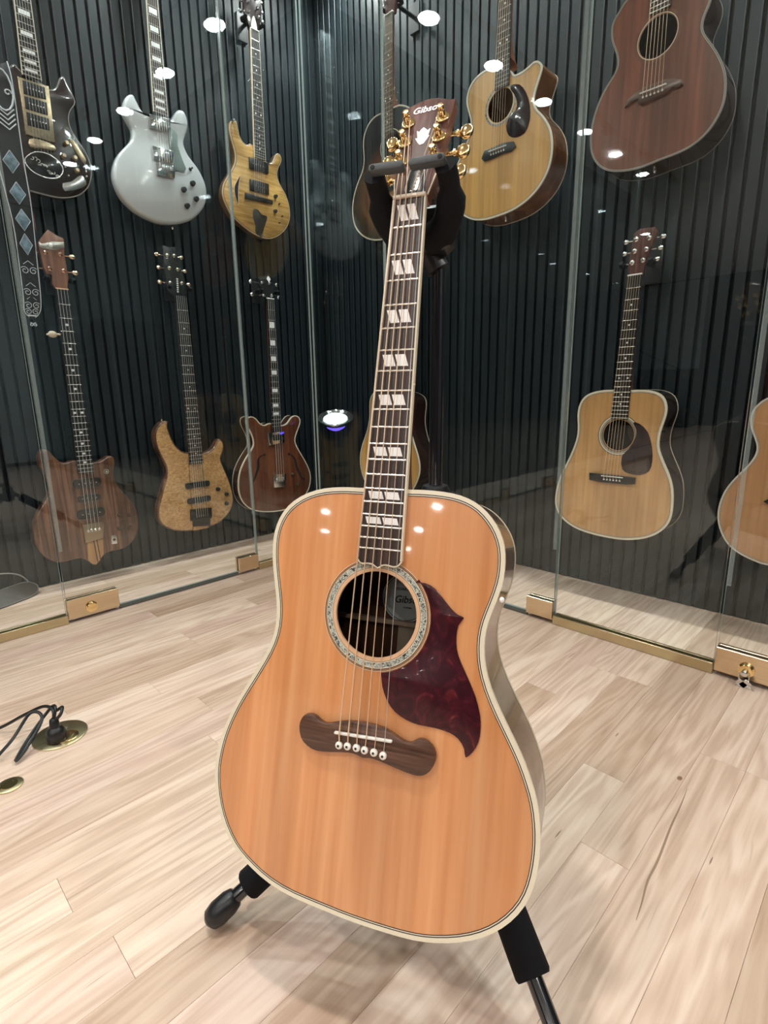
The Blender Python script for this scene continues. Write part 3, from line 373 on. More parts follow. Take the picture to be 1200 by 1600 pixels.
 'STRAP': {'w': 'W', 'off': 0.17, 'o': (0.0, 0.0), 'R': [(0.5937, 1.8241), (0.5985, 1.7563), (0.5963, 1.55), (0.5993, 1.3892), (0.5942, 1.2202), (0.59, 1.0922), (0.5798, 1.05), (0.5538, 1.0272)], 'L': [(0.5214, 1.7792), (0.527, 1.7081), (0.5145, 1.5288), (0.5314, 1.3431), (0.5327, 1.2114), (0.532, 1.098), (0.5307, 1.0517), (0.5538, 1.0272)]},
}

# ------------------------------------------------------------------ room shell
fl = B().box(((XF+XE)/2, (YS+WY)/2, -.05), (XE-XF+.2, WY-YS+.2, .07)).build('floor', mat('subfloor', (.10,.07,.05), rough=.8))
tag(fl, 'pale oak strip floor running under the glass cases', kind='structure')
PW = .083; X0 = -.225
rnd = random.Random(4)
JOINTS = {-1: [.784], 5: [], -6: [.157], -8: [.1276], -12: [.537]}
rest = B()
def plank_mesh(L):
    key = 'plank_%d' % round(L*1000)
    if key in bpy.data.meshes: return bpy.data.meshes[key]
    b = B().bbox((0,0,-.009), (PW-.0003, L-.0004, .018), .0004); return b.mesh(key, [FLOORM], 20)
k0 = math.floor((WX-.06-X0)/PW); k1 = math.ceil((XE-X0)/PW)
for k in range(k0, k1+1):
    xc = X0+(k+.5)*PW
    if xc < WX-.05 or xc > XE+.04: continue
    ys = [2.03]; y = 2.03
    js = JOINTS.get(k)
    if js: ys += js; y = js[-1]
    else: y -= rnd.choice((.25,.45,.65,.85,1.05)); ys.append(y)
    while y > -.35: y -= rnd.choice((.7,.9,1.1,1.3)); ys.append(y)
    yend = y
    if xc < 1.1:
        for a, b_ in zip(ys, ys[1:]):
            L = a-b_; o = bpy.data.objects.new('plank', plank_mesh(L)); COL.objects.link(o); o.parent = fl; o.location = (xc, (a+b_)/2, 0)
    else: yend = 2.03
    y = yend
    while y > YS:
        L = rnd.choice((.9,1.2,1.5)); rest.bbox((xc, y-L/2, -.009), (PW-.0003, L-.0004, .018), .0004); y -= L
for k in range(math.floor((XF-X0)/PW), k0):
    y = YR
    while y > YS: rest.bbox((X0+(k+.5)*PW, y-.7, -.009), (PW-.0005, 1.3994, .018), .0007); y -= 1.4
tag(rest.build('floor_planks', FLOORM, fl, 20), kind='stuff')
# walls: black felt backing with vertical slats
SP, SW = .042, .0315
def wall(name, c, d, label, m_):
    return tag(B().box(c, d).build(name, m_), label, kind='structure')
wl = wall('wall_west', (WX-.045, (YR+WY)/2, ZC/2), (.05, WY-YR+.1, ZC), 'black vertical slat wall on the left behind the electric guitars', FELT)
wn = wall('wall_north', ((WX+XE)/2, WY+.045, ZC/2), (XE-WX, .05, ZC), 'black vertical slat wall on the right behind the acoustic guitars', FELT)
we = wall('wall_east', (XE+.05, (YS+WY)/2, ZC/2), (.1, WY-YS+.3, ZC), 'charcoal wall across the room, mirrored in the left glass', DWALL)
B().bbox((XE-.006, .72, 1.36), (.012, 1.9, 2.64), .003).build('pale_board', WALLP, we)
ws = wall('wall_south', ((XF+XE)/2, YS-.05, ZC/2), (XE-XF+.2, .1, ZC), 'charcoal end wall across the room, mirrored in the right glass', DWALL)
B().bbox((-3.66, YS+.006, 1.36), (1.12, .012, 2.64), .003).build('pale_board', WALLP, ws)
wall('wall_return', ((XF+WX)/2-.02, YR+.0, ZC/2), (WX-XF-.06, .1, ZC), 'charcoal wall where the left case ends', DWALL)
wall('wall_far', (XF-.05, (YS+YR)/2, ZC/2), (.1, YR-YS+.3, ZC), 'charcoal wall at the far side of the room', DWALL)
wall('ceiling', ((XF+XE)/2, (YS+WY)/2, ZC+.05), (XE-XF+.3, WY-YS+.3, .1), 'white ceiling with recessed downlights', CEILM)
sl = B().bbox((0,0,0), (.021, SW, ZC-.01), .002).mesh('slat', [SLAT], 25)
n = 0; y = WY-.022
rest = B()
while y > YR+.02:
    if y > -.42:
        o = bpy.data.objects.new('slat', sl); COL.objects.link(o); o.parent = wl; o.location = (WX-.0105, y, ZC/2)
    else: rest.box((WX-.0105, y, ZC/2), (.021, SW, ZC-.01))
    y -= SP
tag(rest.build('wall_slats', SLAT, wl), kind='stuff')
x = WX+.022; rest = B(); QZ = math.radians(90)
while x < XE:
    if x < .9:
        o = bpy.data.objects.new('slat', sl); COL.objects.link(o); o.parent = wn; o.location = (x, WY+.0105, ZC/2); o.rotation_euler.z = QZ
    else: rest.box((x, WY+.0105, ZC/2), (SW, .021, ZC-.01))
    x += SP
tag(rest.build('wall_slats', SLAT, wn), kind='stuff')

# ------------------------------------------------------------------ downlights
rim_m = B().ring(circ(0,0,.066,28), circ(0,0,.0525,28), -.0035, 0).mesh('rim', [LAMPRIM])
lens_m = B().lathe([(.001,-.0005),(.052,-.0005),(.052,-.0015),(.001,-.0015)], 28).mesh('lens', [LAMPON])
def downlight(x, y, power, label, group, col, spread):
    r = empty('ceiling_downlight', (x, y, ZC)); tag(r, label, 'downlight', group)
    for nm, me in (('rim', rim_m), ('lens', lens_m)):
        o = bpy.data.objects.new(nm, me); COL.objects.link(o); o.parent = r
    ld = bpy.data.lights.new('bulb', 'AREA'); ld.shape = 'DISK'; ld.size = .1; ld.energy = power; ld.color = col; ld.spread = math.radians(spread)
    lo = bpy.data.objects.new('bulb', ld); COL.objects.link(lo); lo.parent = r; lo.location = (0,0,-.008)
for x, y in ROOM_LIGHTS: downlight(x, y, ROOM_W, 'round recessed ceiling downlight shining on the open wood floor', 'downlights over the room', (1,.95,.905), 150)
for x in CASE_N: downlight(x, 1.80, CASE_W, 'round recessed downlight above the right glass case', 'downlights over the right case', (.86,1,.97), 140)
for y in CASE_W_Y: downlight(-2.17, y, CASE_W, 'round recessed downlight above the left glass case', 'downlights over the left case', (.86,1,.97), 140)

# ------------------------------------------------------------------ glass fronts
ML = Matrix(((0,-1,0,GX),(1,0,0,GY),(0,0,1,0),(0,0,0,1)))
MN = Matrix(((1,0,0,GX),(0,1,0,GY),(0,0,1,0),(0,0,0,1)))
def pane(root, a, b, z0, z1, t=.010):
    p = B(); vs = [(x,y,z) for z in (z0,z1) for y in (-t/2,t/2) for x in (a,b)]
    p.add(vs, [(0,1,5,4),(2,6,7,3)], 0); p.add(vs, [(0,2,3,1),(4,5,7,6),(0,4,6,2),(1,3,7,5)], 1)
    return p.build('pane', [GLASS, GEDGE], root, 20)
def fixed(M, a, b, label, group=None):
    r = empty('glass_panel', M=M @ Matrix.Translation(((a+b)/2, 0, 0))); h = (b-a)/2
    tag(r, label, 'glass panel', group); pane(r, -h+.002, h-.002, .006, ZC-.012)
    c = B(); c.bbox((0,-.011,.016), (2*h, .009, .031), .0012); c.bbox((0,.011,.016), (2*h, .009, .031), .0012); c.box((0,0,.003), (2*h,.014,.005)); c.build('base_channel', PBRASS, r)
    B().box((0,0,ZC-.010), (2*h,.03,.020)).build('top_channel', PBRASS, r)
    return r
def patch(root, xa, xb, z0, z1, nm):
    b = B(); b.bbox(((xa+xb)/2,-.0115,(z0+z1)/2), (xb-xa,.011,z1-z0), .0015); b.bbox(((xa+xb)/2,.0115,(z0+z1)/2), (xb-xa,.011,z1-z0), .0015); 
    b.box(((xa+xb)/2,0,(z0+z1)/2), (xb-xa-.004,.011,z1-z0-.004), 1)
    return b.build(nm, [BRASS, BLACK], root, 20)
RX = Matrix.Rotation(math.radians(90), 3, 'X')
def door(M, a, b, lock_left, label, keys=False, group=None):
    r = empty('glass_door', M=M @ Matrix.Translation(((a+b)/2, 0, 0))); h = (b-a)/2
    tag(r, label, 'glass door', group); pane(r, -h+.004, h-.004, .016, ZC-.012)
    if lock_left: la, lb, pa, pb = -h+.003, -h+.169, h-.098, h-.003
    else: la, lb, pa, pb = h-.169, h-.003, -h+.003, -h+.098
    lk = patch(r, la, lb, .014, .083, 'lock_patch'); patch(r, pa, pb, .014, .076, 'pivot_patch')
    lx = (la+.073) if lock_left else (lb-.073)
    B().lathe([(.019,0),(.019,.004),(.015,.006),(.015,.011),(.010,.012)], 24, c=(lx,-.017,.042), R=RX).build('lock_cylinder', GOLD, lk)
    if keys:
        k = B(); k.lathe([(.008,0),(.008,.012),(.005,.014)], 12, c=(lx,-.029,.040), R=RX)
        k.tube([(lx+.012*math.sin(t*.5236), -.037, .030-.012*math.cos(t*.5236)) for t in range(13)], .0012, 6)
        for dx, rr_ in ((-.007,.55),(.012,-.85)):
            Rk = Matrix.Rotation(rr_, 3, 'Y'); 
            k.bbox(Vector((lx,-.037,.016))+Rk@Vector((0,0,-.007)), (.024,.003,.018), .0009, R=Rk); k.bbox(Vector((lx,-.039,.016))+Rk@Vector((0,0,-.022)), (.010,.0025,.020), .0006, R=Rk)
        k.build('key', NICKEL, lk)
    sw_ = B().box(((lb+pa)/2 if lock_left else (pb+la)/2, 0, .009), (abs((pa-lb) if lock_left else (la-pb))-.004, .014, .013)); sw_.build('bottom_seal', mat('grey_seal', (.10,.12,.11), rough=.3), r)
    for sx in (-1, 1):
        s = B().box((sx*(h-.010), -.0072, ZC/2+.12), (.011,.003,ZC-.27)); s.build('edge_seal', SEAL, r)
    # pull handle is out of frame; top pivot closes the door
    patch(r, pa, pb, ZC-.076, ZC-.014, 'pivot_patch')
    return r
fixed(ML, -.369, -.018, 'narrow fixed glass panel left of the case corner, behind the red semi-hollow bass')
door(ML, -1.128, -.369, True, 'glass door with brass lock patch in front of the white guitar and quilted bass')
fixed(ML, -1.595, -1.128, 'fixed glass panel with brass floor channel at the left photo edge')
for i, (a, b) in enumerate(((-2.355,-1.595),(-3.58,-2.82))):
    door(ML, a, b, True, ('glass door next to the fixed panel at the left photo edge, out of view','last glass door of the left case, out of view')[i])
fixed(ML, -2.82, -2.355, 'fixed glass panel between two left case doors, out of view'); fixed(ML, -4.57, -3.58, 'last fixed glass panel of the left case, out of view')
fixed(MN, -.005, .449, 'fixed glass panel right of the case corner, in front of the sunburst guitar')
door(MN, .449, 1.221, True, 'glass door with small brass pivot in front of the golden cutaway guitar'); 
fixed(MN, 1.221, 1.689, 'fixed glass panel with brass channel in front of the dreadnought guitar')
door(MN, 1.689, 2.449, True, 'glass door with keys in its brass lock at the right photo edge', keys=True)
fixed(MN, 2.449, 4.985, 'fixed glass case panel further along the right wall outside the view')
# mineral streak, knot and flecks in the boards near the guitar
STK = mat('mineral_streak', (.30,.20,.13), rough=.55); KNOT = mat('oak_knot', (.26,.13,.075), rough=.55, noise=.4, nscale=(300,300,300))
sp_ = smooth([(-.2129,1.0475),(-.2082,.9841),(-.2056,.9246),(-.1983,.8359),(-.197,.7846),(-.1902,.7399),(-.186,.7048)], 4, False)
nn_ = len(sp_); wd = [.0018*math.sin(math.pi*min(max(i/(nn_-1),.02),.98))**.6 for i in range(nn_)]
B().prism([(x-w_, y) for (x, y), w_ in zip(sp_, wd)]+[(x+w_, y) for (x, y), w_ in list(zip(sp_, wd))[::-1]], -.002, .00012).build('grain_streak', STK, fl)
for x, y, rx_, ry_ in ((-.2325,1.0678,.0045,.007),):
    B().prism(circ(x,y,rx_,14,ry_), -.002, .00012).build('knot', KNOT, fl)
for x, y, L_ in ((-.3432,.772,.014),(-.1348,.8949,.012),(-.3778,1.121,.010),(-.6197,1.4006,.03),(-.7246,.3724,.008),(-1.5066,.5975,.05)):
    B().prism([(x-.0012,y-L_*.3),(x,y-L_),(x+.0012,y-L_*.2),(x+.0010,y+L_*.5),(x+.0003,y+L_),(x-.0011,y+L_*.4)], -.002, .00012).build('grain_streak', STK, fl)

# ------------------------------------------------------------------ guitar building kit
FRET_M = B().tube([(-.5,0,0),(.5,0,0)], .0011, 6).mesh('fret', [FRET])
POST_CACHE = {}
def lerp(a, b, t): return a+(b-a)*t
def spline_neck(root, nut, end, w0, w1, zt, ybody, S, nf, board, neckm, wire=FRET_M, bind=None, inlay=None, dots=(3,5,7,9,12,15,17), heel=False, nutm=WHITE, td=.020, extra_end=None, bt=.006):
    """fingerboard with frets and inlays, nut and rounded neck, all in guitar space; nut/end are (x,y) of the centre line"""
    L = nut[1]-end[1]
    cx = lambda y: lerp(nut[0], end[0], (nut[1]-y)/L)
    ww = lambda y: lerp(w0, w1, (nut[1]-y)/L)
    ye = end[1]
    poly = [(nut[0]-w0/2, nut[1]), (end[0]-w1/2, ye)] + (extra_end or []) + [(end[0]+w1/2, ye), (nut[0]+w0/2, nut[1])]
    fb = B().prism(poly, zt-bt, zt).build('fingerboard', board, root, 20)
    if bind:
        b = B()
        for s in (-1, 1):
            p = [(nut[0]+s*(w0/2+.0002), nut[1]), (end[0]+s*(w1/2+.0002), ye), (end[0]+s*(w1/2-.0018), ye), (nut[0]+s*(w0/2-.0018), nut[1])]
            b.prism(p, zt-bt, zt+.0004)
        if extra_end:
            q = [(end[0]-w1/2, ye)]+extra_end+[(end[0]+w1/2, ye)]
            b.tube([(x,y,zt-.001) for x,y in smooth(q,2,False)], .0013, 6)
        b.build('board_binding', bind, fb, 20)
    for k in range(1, nf+1):
        y = nut[1]-S*(1-2**(-k/12))
        if y < ye+.001: break
        o = bpy.data.objects.new('fret', wire); COL.objects.link(o); o.parent = fb; o.location = (cx(y), y, zt+.0002); o.scale = (ww(y)-(.004 if bind else .001), 1, 1)
    yy = lambda k: nut[1]-S*(1-2**(-k/12))
    if inlay:
        for k in dots:
            ya, yb = yy(k-1), yy(k); yc = (ya+yb)/2
            if yb < ye: continue
            if inlay == 'split':
                h = .56*(ya-yb); dx = .35*h; wv = .0098+(k-1)*.00055
                for s in (-1, 1):
                    xm = cx(yc)-.0004+s*(wv/2+.0015)
                    B().prism([(xm-wv/2-dx/2,yc+h/2),(xm+wv/2-dx/2,yc+h/2),(xm+wv/2+dx/2,yc-h/2),(xm-wv/2+dx/2,yc-h/2)], zt-.001, zt+.0003).build('inlay', PEARL, fb)
            elif inlay == 'block':
                h = .62*(ya-yb); B().prism(rrect(cx(yc), yc, ww(yc)*.66, h, .001, 1), zt-.001, zt+.0003).build('inlay', PEARL, fb)
            else:
                for s in ((-1,1) if k == 12 or (inlay=='dots2' and k in (5,)) else (0,)):
                    B().prism(circ(cx(yc)+s*ww(yc)*.26, yc, .0032 if inlay != 'oval' else .006, 12, ry=.0032 if inlay != 'oval' else .0045), zt-.001, zt+.0003).build('inlay', PEARL, fb)
    B().bbox((nut[0], nut[1]+.002, zt-.002), (w0, .0045, .010), .0008).build('nut', nutm, root)
    # neck
    b = B(); N = 12; rows = []
    ys = [nut[1]+.006, nut[1]-.02]+[lerp(nut[1]-.02, ybody, t/6) for t in range(1,7)]
    zf = zt-bt; dep = [.013,.0145]+[lerp(.015,td,t/6) for t in range(1,7)]
    if heel:
        ys += [ybody-.001]; dep[-3:] = [td*1.05, td*1.7, .062]; dep += [.085]
        ys[-4:] = [ybody+.085, ybody+.048, ybody+.012, ybody-.002]
    vs = []
    for y, d in zip(ys, dep):
        wv = ww(y)/2
        for i in range(N+1):
            a = math.pi*i/N; vs.append((cx(y)-wv*math.cos(a)*(1 if d < .03 else lerp(1,.72,min(1,math.sin(a)*(d/.085)))), y, zf-d*math.sin(a)**.8))
    fs = []
    n1 = N+1
    for r in range(len(ys)-1):
        for i in range(N): fs.append((r*n1+i, r*n1+i+1, (r+1)*n1+i+1, (r+1)*n1+i))
        fs.append((r*n1+N, r*n1, (r+1)*n1, (r+1)*n1+N))
    fs.append(tuple(range(n1))); fs.append(tuple((len(ys)-1)*n1+i for i in range(n1)))
    b.add(vs, fs).build('neck', neckm, root)
    return fb
def strings(root, n, nut, wn_, sad, ws, zn, zs, mt, rad=(.0008,.0004), tail=None):
    for i in range(n):
        t = i/(n-1)-.5
        p = [(nut[0]+t*wn_, nut[1]+.003, zn), (sad[0]+t*ws, sad[1], zs)]
        if tail: p.append((tail[0]+t*ws, tail[1], tail[2]))
        B().tube(p, lerp(rad[0], rad[1], i/(n-1)), 5).build('string', mt, root)
def tuner(root, x, y, z, side, metal, bm, plen=.014, blen=.030, br=(.0095,.0075,.0045), zb=-.014, dy=0., M=None):
    """post and washer through the face, button out at the side"""
    t = B(); t.lathe([(.0075,0),(.0075,.0012),(.005,.0028),(.0032,.003),(.0032,plen-.004),(.0024,plen-.003),(.0032,plen-.001),(.0028,plen)], 14, c=(x,y,z))
    if side: t.tube([(x,y,z+zb),(x+side*blen*.72,y+dy*.7,z+zb)], .0022, 8); t.lathe([(.006,-.004),(.006,.004)], 12, c=(x+side*.006,y,z+zb))
    o = t.build('tuner', metal, root)
    if side: B().ell((x+side*blen,y+dy,z+zb), br, 12, 8).build('tuner_button', bm, o)
    return o
def headstock(root, poly, z0, z1, mt, sidem=None, r=.001):
    b = B().prism(poly, z0, z1, 0, r, mside=1); return b.build('headstock', [mt, sidem or mt], root, 30)
def std_head(nut, w0, L=.19, wt=.075, slot=False):
    x, y = nut
    return [(x-w0/2,y),(x-w0/2-.006,y+.025),(x-wt/2+.002,y+.05),(x-wt/2,y+L-.012),(x-wt*.25,y+L),(x,y+L-.006),(x+wt*.25,y+L),(x+wt/2,y+L-.012),(x+wt/2-.002,y+.05),(x+w0/2+.006,y+.025),(x+w0/2,y)]
def acoustic_body(root, outl, hole, depth, topm, sidem, bindm, z=0., bw=.005, ros=None, purf=True, backm=None, tt=.003, rosm=ABALONE):
    """hollow body: sides and back, soundboard with its sound hole, binding round the edge"""
    outl = ccw(outl); n = len(outl)
    b = B(); inn = inset(outl, .0015)
    vs = [(x,y,z-.0025) for x,y in outl]+[(x,y,z-depth) for x,y in outl]
    b.add(vs, [(i,(i+1)%n,n+(i+1)%n,n+i) for i in range(n)], 0)
    o = len(b.v); b.v += [(x,y,z-depth) for x,y in outl]
    for t in tess([outl]): b.f.append(tuple(o+q for q in t)); b.m.append(0)
    body = b.build('body', [sidem], root, 50)
    bk = inset(outl, .004); B().ring(inset(outl,-.0006), bk, z-depth-.0006, z-depth+.005).build('back_binding', bindm, body)
    # soundboard
    hc, hx, hy = hole; hp = circ(hc[0], hc[1], hx, 48, hy); s = B(); si = inset(outl, .001)
    for zz in (z, z-tt):
        o = len(s.v); s.v += [(x,y,zz) for x,y in si]+[(x,y,zz) for x,y in hp]
        for t in tess([si, hp[::-1]]):
            # tessellate indexes the concatenated loops; the hole loop is reversed
            q = [i if i < len(si) else len(si)+(len(hp)-1-(i-len(si))) for i in t]
            s.f.append(tuple(o+i for i in (q if zz == z else q[::-1]))); s.m.append(0)
    o = len(si); m_ = len(hp); tot = len(si)+m_
    for i in range(m_): s.f.append((o+i, o+(i+1)%m_, tot+o+(i+1)%m_, tot+o+i)); s.m.append(1)
    sb = s.build('soundboard', [topm, PALEWOOD], root, 30)
    B().ring(inset(outl,-.0008), inset(outl, bw), z-.0055, z+.0006).build('binding', bindm, root)
    if purf:
        B().ring(inset(outl, bw), inset(outl, bw+.0012), z-.001, z+.0004).build('purfling', BLACK, sb)
        B().ring(inset(outl, bw+.0012), inset(outl, bw+.0022), z-.001, z+.0004).build('purfling', CREAM, sb)
        B().ring(inset(outl, bw+.0022), inset(outl, bw+.0030), z-.001, z+.0004).build('purfling', BLACK, sb)
    if ros:
        for (ra, rb, mt) in ros:
            k = hy/hx; B().ring(circ(hc[0],hc[1],rb,64,rb*k), circ(hc[0],hc[1],ra,64,ra*k), z-.001, z+.0005).build('rosette', mt, sb)
    return body, sb
def knob(root, x, y, z, r=.010, h=.014, mt=BLACK, name='knob'):
    return B().lathe([(r,0),(r,.002),(r*.86,.004),(r*.82,h-.002),(r*.7,h),(.001,h)], 16, c=(x,y,z)).build(name, mt, root)
def local_matrix(g):
    ox, oz = g['o']
    if g['w'] == 'W': return Matrix(((0,0,1,WX+g['off']),(1,0,0,ox),(0,1,0,oz),(0,0,0,1)))
    return Matrix(((1,0,0,ox),(0,0,-1,WY-g['off']),(0,1,0,oz),(0,0,0,1)))
def hanger(g, nut, w0, z, label):
    """wall hook that carries the guitar under its headstock"""
    r = empty('guitar_hanger', M=local_matrix(g) @ Matrix.Translation((nut[0], nut[1]+.03, -g['off']))); tag(r, label, 'hanger')
    L = g['off']+z
    B().bbox((0,.02,.006), (.05,.11,.012), .002).build('wall_plate', BLACK, r)
    B().tube([(0,.02,.01),(0,.02,L-.045)], .008, 10).build('stem', STEEL, r)
    for s in (-1,1):
        B().tube([(0,.02,L-.045),(s*.030,.016,L-.040),(s*.044,.008,L-.02),(s*.044,.004,L+.004),(s*.044,.012,L+.014)], [.008,.008,.0085,.0085,.007], 10).build('arm', FOAM, r)
    return r
def fbinfo(g):
    a, b, c, d = g['fb']; nut = ((a[0]+b[0])/2, (a[1]+b[1])/2); end = ((c[0]+d[0])/2, (c[1]+d[1])/2)
    return nut, end, abs(b[0]-a[0]), abs(c[0]-d[0])
def wguitar(key, name, label, cat='guitar', group=None):
    g = WALLG[key]; r = empty(name, M=local_matrix(g)); tag(r, label, cat, group); return g, r
def solid(root, outl, th, mt, r=.006, side=None, bind=None, z=0.):
    p = relax(smooth(outl, 3), 1); b = B().prism(p, z-th, z, 0, r, mside=1); o = b.build('body', [mt, side or mt], root, 50)
    if bind:
        q = ccw(p); B().ring(inset(q, -.0007), inset(q, r*.7), z-r-.004, z-r*.25).build('binding', bind, root)
    return o
def quad_box(poly, z0, z1, mt, name, root, r=.001, k=0):
    if k: poly = smooth(poly, k)
    return B().prism(poly, z0, z1, 0, r).build(name, mt, root, 30)
def pickup(root, poly, mt, z=.001, h=.008, poles=6, polem=NICKEL, round_=False):
    p = poly
    if round_:
        c = cen(poly); w_ = max(q[0] for q in poly)-min(q[0] for q in poly); h_ = max(q[1] for q in poly)-min(q[1] for q in poly); p = rrect(c[0], c[1], w_, h_*.8, min(w_,h_)*.3, 4)
    o = B().prism(p, 0, h, 0, .0015).build('pickup', mt, root, 30); c = cen(p); w_ = max(q[0] for q in p)-min(q[0] for q in p)
    if poles:
        b = B()
        for i in range(poles): b.lathe([(.0024,0),(.0024,.0012),(.001,.0014)], 8, c=(c[0]+(i-(poles-1)/2)*w_*.62/(poles-1), c[1], h))
        b.build('pole_screws', polem, o)
    return o

# ------------------------------------------------------------------ guitars on the left wall
def extend(nut, end, w0, w1, newy):
    """carry the fingerboard up beyond the traced part"""
    t = (newy-end[1])/(nut[1]-end[1]); return (lerp(end[0],nut[0],t), newy), lerp(w1, w0, t)
# 1 dark electric with metal pickup frame
g, R_ = wguitar('G1', 'electric_guitar', 'dark brown electric guitar with gold pickup frame and engraved oval plate', 'electric guitar')
DKBODY = mat('dark_gloss_body', (.018,.008,.008), rough=.25, coat=1.)
solid(R_, g['outline'], .042, DKBODY, .006, bind=mat('thin_binding', (.28,.27,.25), rough=.3))
nut, end, w0, w1 = fbinfo(g); w1 = .058; S = .628
by = cen(g['tail'])[1]+.01; nut2 = (nut[0]+.002, by+S); w0 = .044
spline_neck(R_, nut2, end, w0, w1, .010, end[1]+.02, S, 22, EBONY, MAHSIDE, inlay='block', dots=(3,5,7,9,12,15,17,19,21), bind=CREAM)
headstock(R_, std_head(nut2, w0), -.012, .004, DKBODY)
for i in range(3):
    for s in (-1,1): tuner(R_, nut2[0]+s*.025, nut2[1]+.06+i*.038, .004, s, GOLD, GOLD)
GOLDW = mat('aged_gold', (.62,.50,.33), rough=.3, metal=1, noise=.2, nscale=(120,120,120))
fr = quad_box(g['frame'], 0, .006, GOLDW, 'pickup_frame', R_)
for p in g['pk']: pickup(R_, p, BLACK, h=.010, polem=NICKEL)
quad_box(g['tail'], 0, .010, GOLDW, 'tailpiece', R_, k=2)
ov = quad_box(g['oval'], 0, .003, mat('oval_enamel', (.02,.022,.025), rough=.12, coat=1.), 'oval_plate', R_, k=3, r=.0008)
B().ring(ccw(smooth(g['oval'],3)), inset(ccw(smooth(g['oval'],3)), .003), 0, .004).build('oval_rim', NICKEL, ov)
c = cen(g['oval']); e = B(); rg = random.Random(5)
for i in range(9):
    a = rg.uniform(0,6.28); q = [(c[0]+(i-4)*.009, c[1]-.006+rg.uniform(-.01,.012)-(i-4)*.004)]
    e.tube([(q[0][0]+.008*math.cos(a+t)*(1-t/5), q[0][1]+.008*math.sin(a+t)*(1-t/5), .0036) for t in [j*.7 for j in range(6)]], .0013, 5)
e.build('scroll_engraving', mat('engraving', (.55,.56,.50), rough=.3, metal=.6), ov)
for x, y in g['knobs']: knob(R_, x, y, 0, .0085, .014, GOLDW)
for x, y in g['minis']: knob(R_, x, y, 0, .0035, .010, NICKEL, 'switch')
quad_box(g['plate'], 0, .003, GOLDW, 'control_plate', R_, k=2); quad_box(g['jack'], 0, .003, NICKEL, 'jack_plate', R_, k=2)
strings(R_, 6, nut2, .035, (cen(g['tail'])[0], by), .05, .013, .013, STEELSTR, (.0006,.0004), tail=(cen(g['tail'])[0], by-.03, .011))

# 2 white double cutaway
g, R_ = wguitar('G2', 'electric_guitar', 'glossy white double-cutaway electric guitar with chrome pickups and clear pickguard', 'electric guitar')
PWHITE = mat('white_lacquer', (.60,.64,.66), rough=.2, coat=1.)
solid(R_, g['outline'], .046, PWHITE, .012)
nut, end, w0, w1 = fbinfo(g); S = .63; by = cen(g['bridge'])[1]+.006; nut2 = (nut[0]-.001, by+S)
spline_neck(R_, nut2, end, .044, .058, .011, end[1]+.03, S, 24, ROSE, PWHITE, inlay='block', dots=(1,3,5,7,9,12,15,17,19,21), bind=CREAM)
headstock(R_, std_head(nut2, .044), -.010, .005, PWHITE)
for i in range(3):
    for s in (-1,1): tuner(R_, nut2[0]+s*.025, nut2[1]+.06+i*.038, .005, s, CHROME, CHROME)
for p in g['pk']:
    o = pickup(R_, p, CHROME, h=.009, poles=0); c = cen(p); quad_box(rrect(c[0], c[1], .046, .024, .004), .009, .0115, NICKEL, 'pickup_cover', o)
    for sx in (-1,1): B().lathe([(.003,0),(.003,.002),(.001,.0024)], 10, c=(c[0]+sx*.034, c[1]-sx*.004, .009)).build('screw', CHROME, o)
br = quad_box(g['bridge'], 0, .010, CHROME, 'bridge', R_)
c = cen(g['bridge'])
for i in range(6): B().bbox((c[0]+(i-2.5)*.0095, c[1]+.012, .0125), (.0075,.017,.007), .001).build('saddle', CHROME, br)
quad_box(g['guard'], .0005, .003, mat('clear_guard', (.24,.31,.30), rough=.08, coat=1.), 'pickguard', R_, r=.0006)
for x, y in g['knobs']: knob(R_, x, y, 0, .011, .016, BLACK)
x, y = g['switch'][0]; sw = B().lathe([(.007,0),(.006,.003),(.002,.004),(.002,.014),(.004,.018),(.003,.021)], 12, c=(x,y,0)).build('toggle_switch', BLACK, R_)
B().lathe([(.004,0),(.006,.006),(.003,.012)], 10, c=(0.03,.0,-.02), R=RX).build('strap_button', CHROME, R_)
strings(R_, 6, nut2, .035, (c[0], by), .052, .0135, .017, STEELSTR, (.0006,.0004))

# 3 amber flame top
g, R_ = wguitar('G3', 'electric_guitar', 'amber flame-top electric guitar with black tail cutout and carved sound slit', 'electric guitar')
AMBER = ramp_mat('amber_flame', [(.3,(.42,.22,.055)),(.5,(.60,.36,.11)),(.72,(.74,.48,.19))], (6,110,20), rough=.25, coat=1., scale2=(5,5,5), mix2=.45, dist=.5)
AMBS = mat('amber_side', (.16,.085,.03), rough=.3, coat=.8)
solid(R_, g['outline'], .044, AMBER, .005, side=AMBS, bind=mat('wood_binding', (.62,.47,.30), rough=.35))
nut, end, w0, w1 = fbinfo(g); by = cen(g['bridge'])[1]+.004; S = nut[1]-by
spline_neck(R_, nut, end, .043, .060, .010, end[1]+.03, S, 24, EBONY, PINE, inlay='dots', dots=(3,5,7,9,12,15,17,19,21), bind=CREAM)
x, y = nut
hd = headstock(R_, [(x-.021,y),(x-.033,y+.03),(x-.045,y+.07),(x-.040,y+.15),(x-.02,y+.19),(x+.01,y+.17),(x+.04,y+.18),(x+.046,y+.09),(x+.034,y+.04),(x+.021,y)], -.012, .005, DKBODY)
quad_box([(x-.013,y+.004),(x+.013,y+.004),(x+.012,y+.03),(x,y+.055),(x-.012,y+.03)], .005, .0075, WHITE, 'truss_cover', R_, k=2)
for i in range(3):
    for s in (-1,1): tuner(R_, x+s*.026, y+.06+i*.036, .005, s, CHROME, CHROME)
for p in g['pk']: pickup(R_, p, BLACK, h=.008)
quad_box(g['bridge'], 0, .010, BLACK, 'bridge', R_)
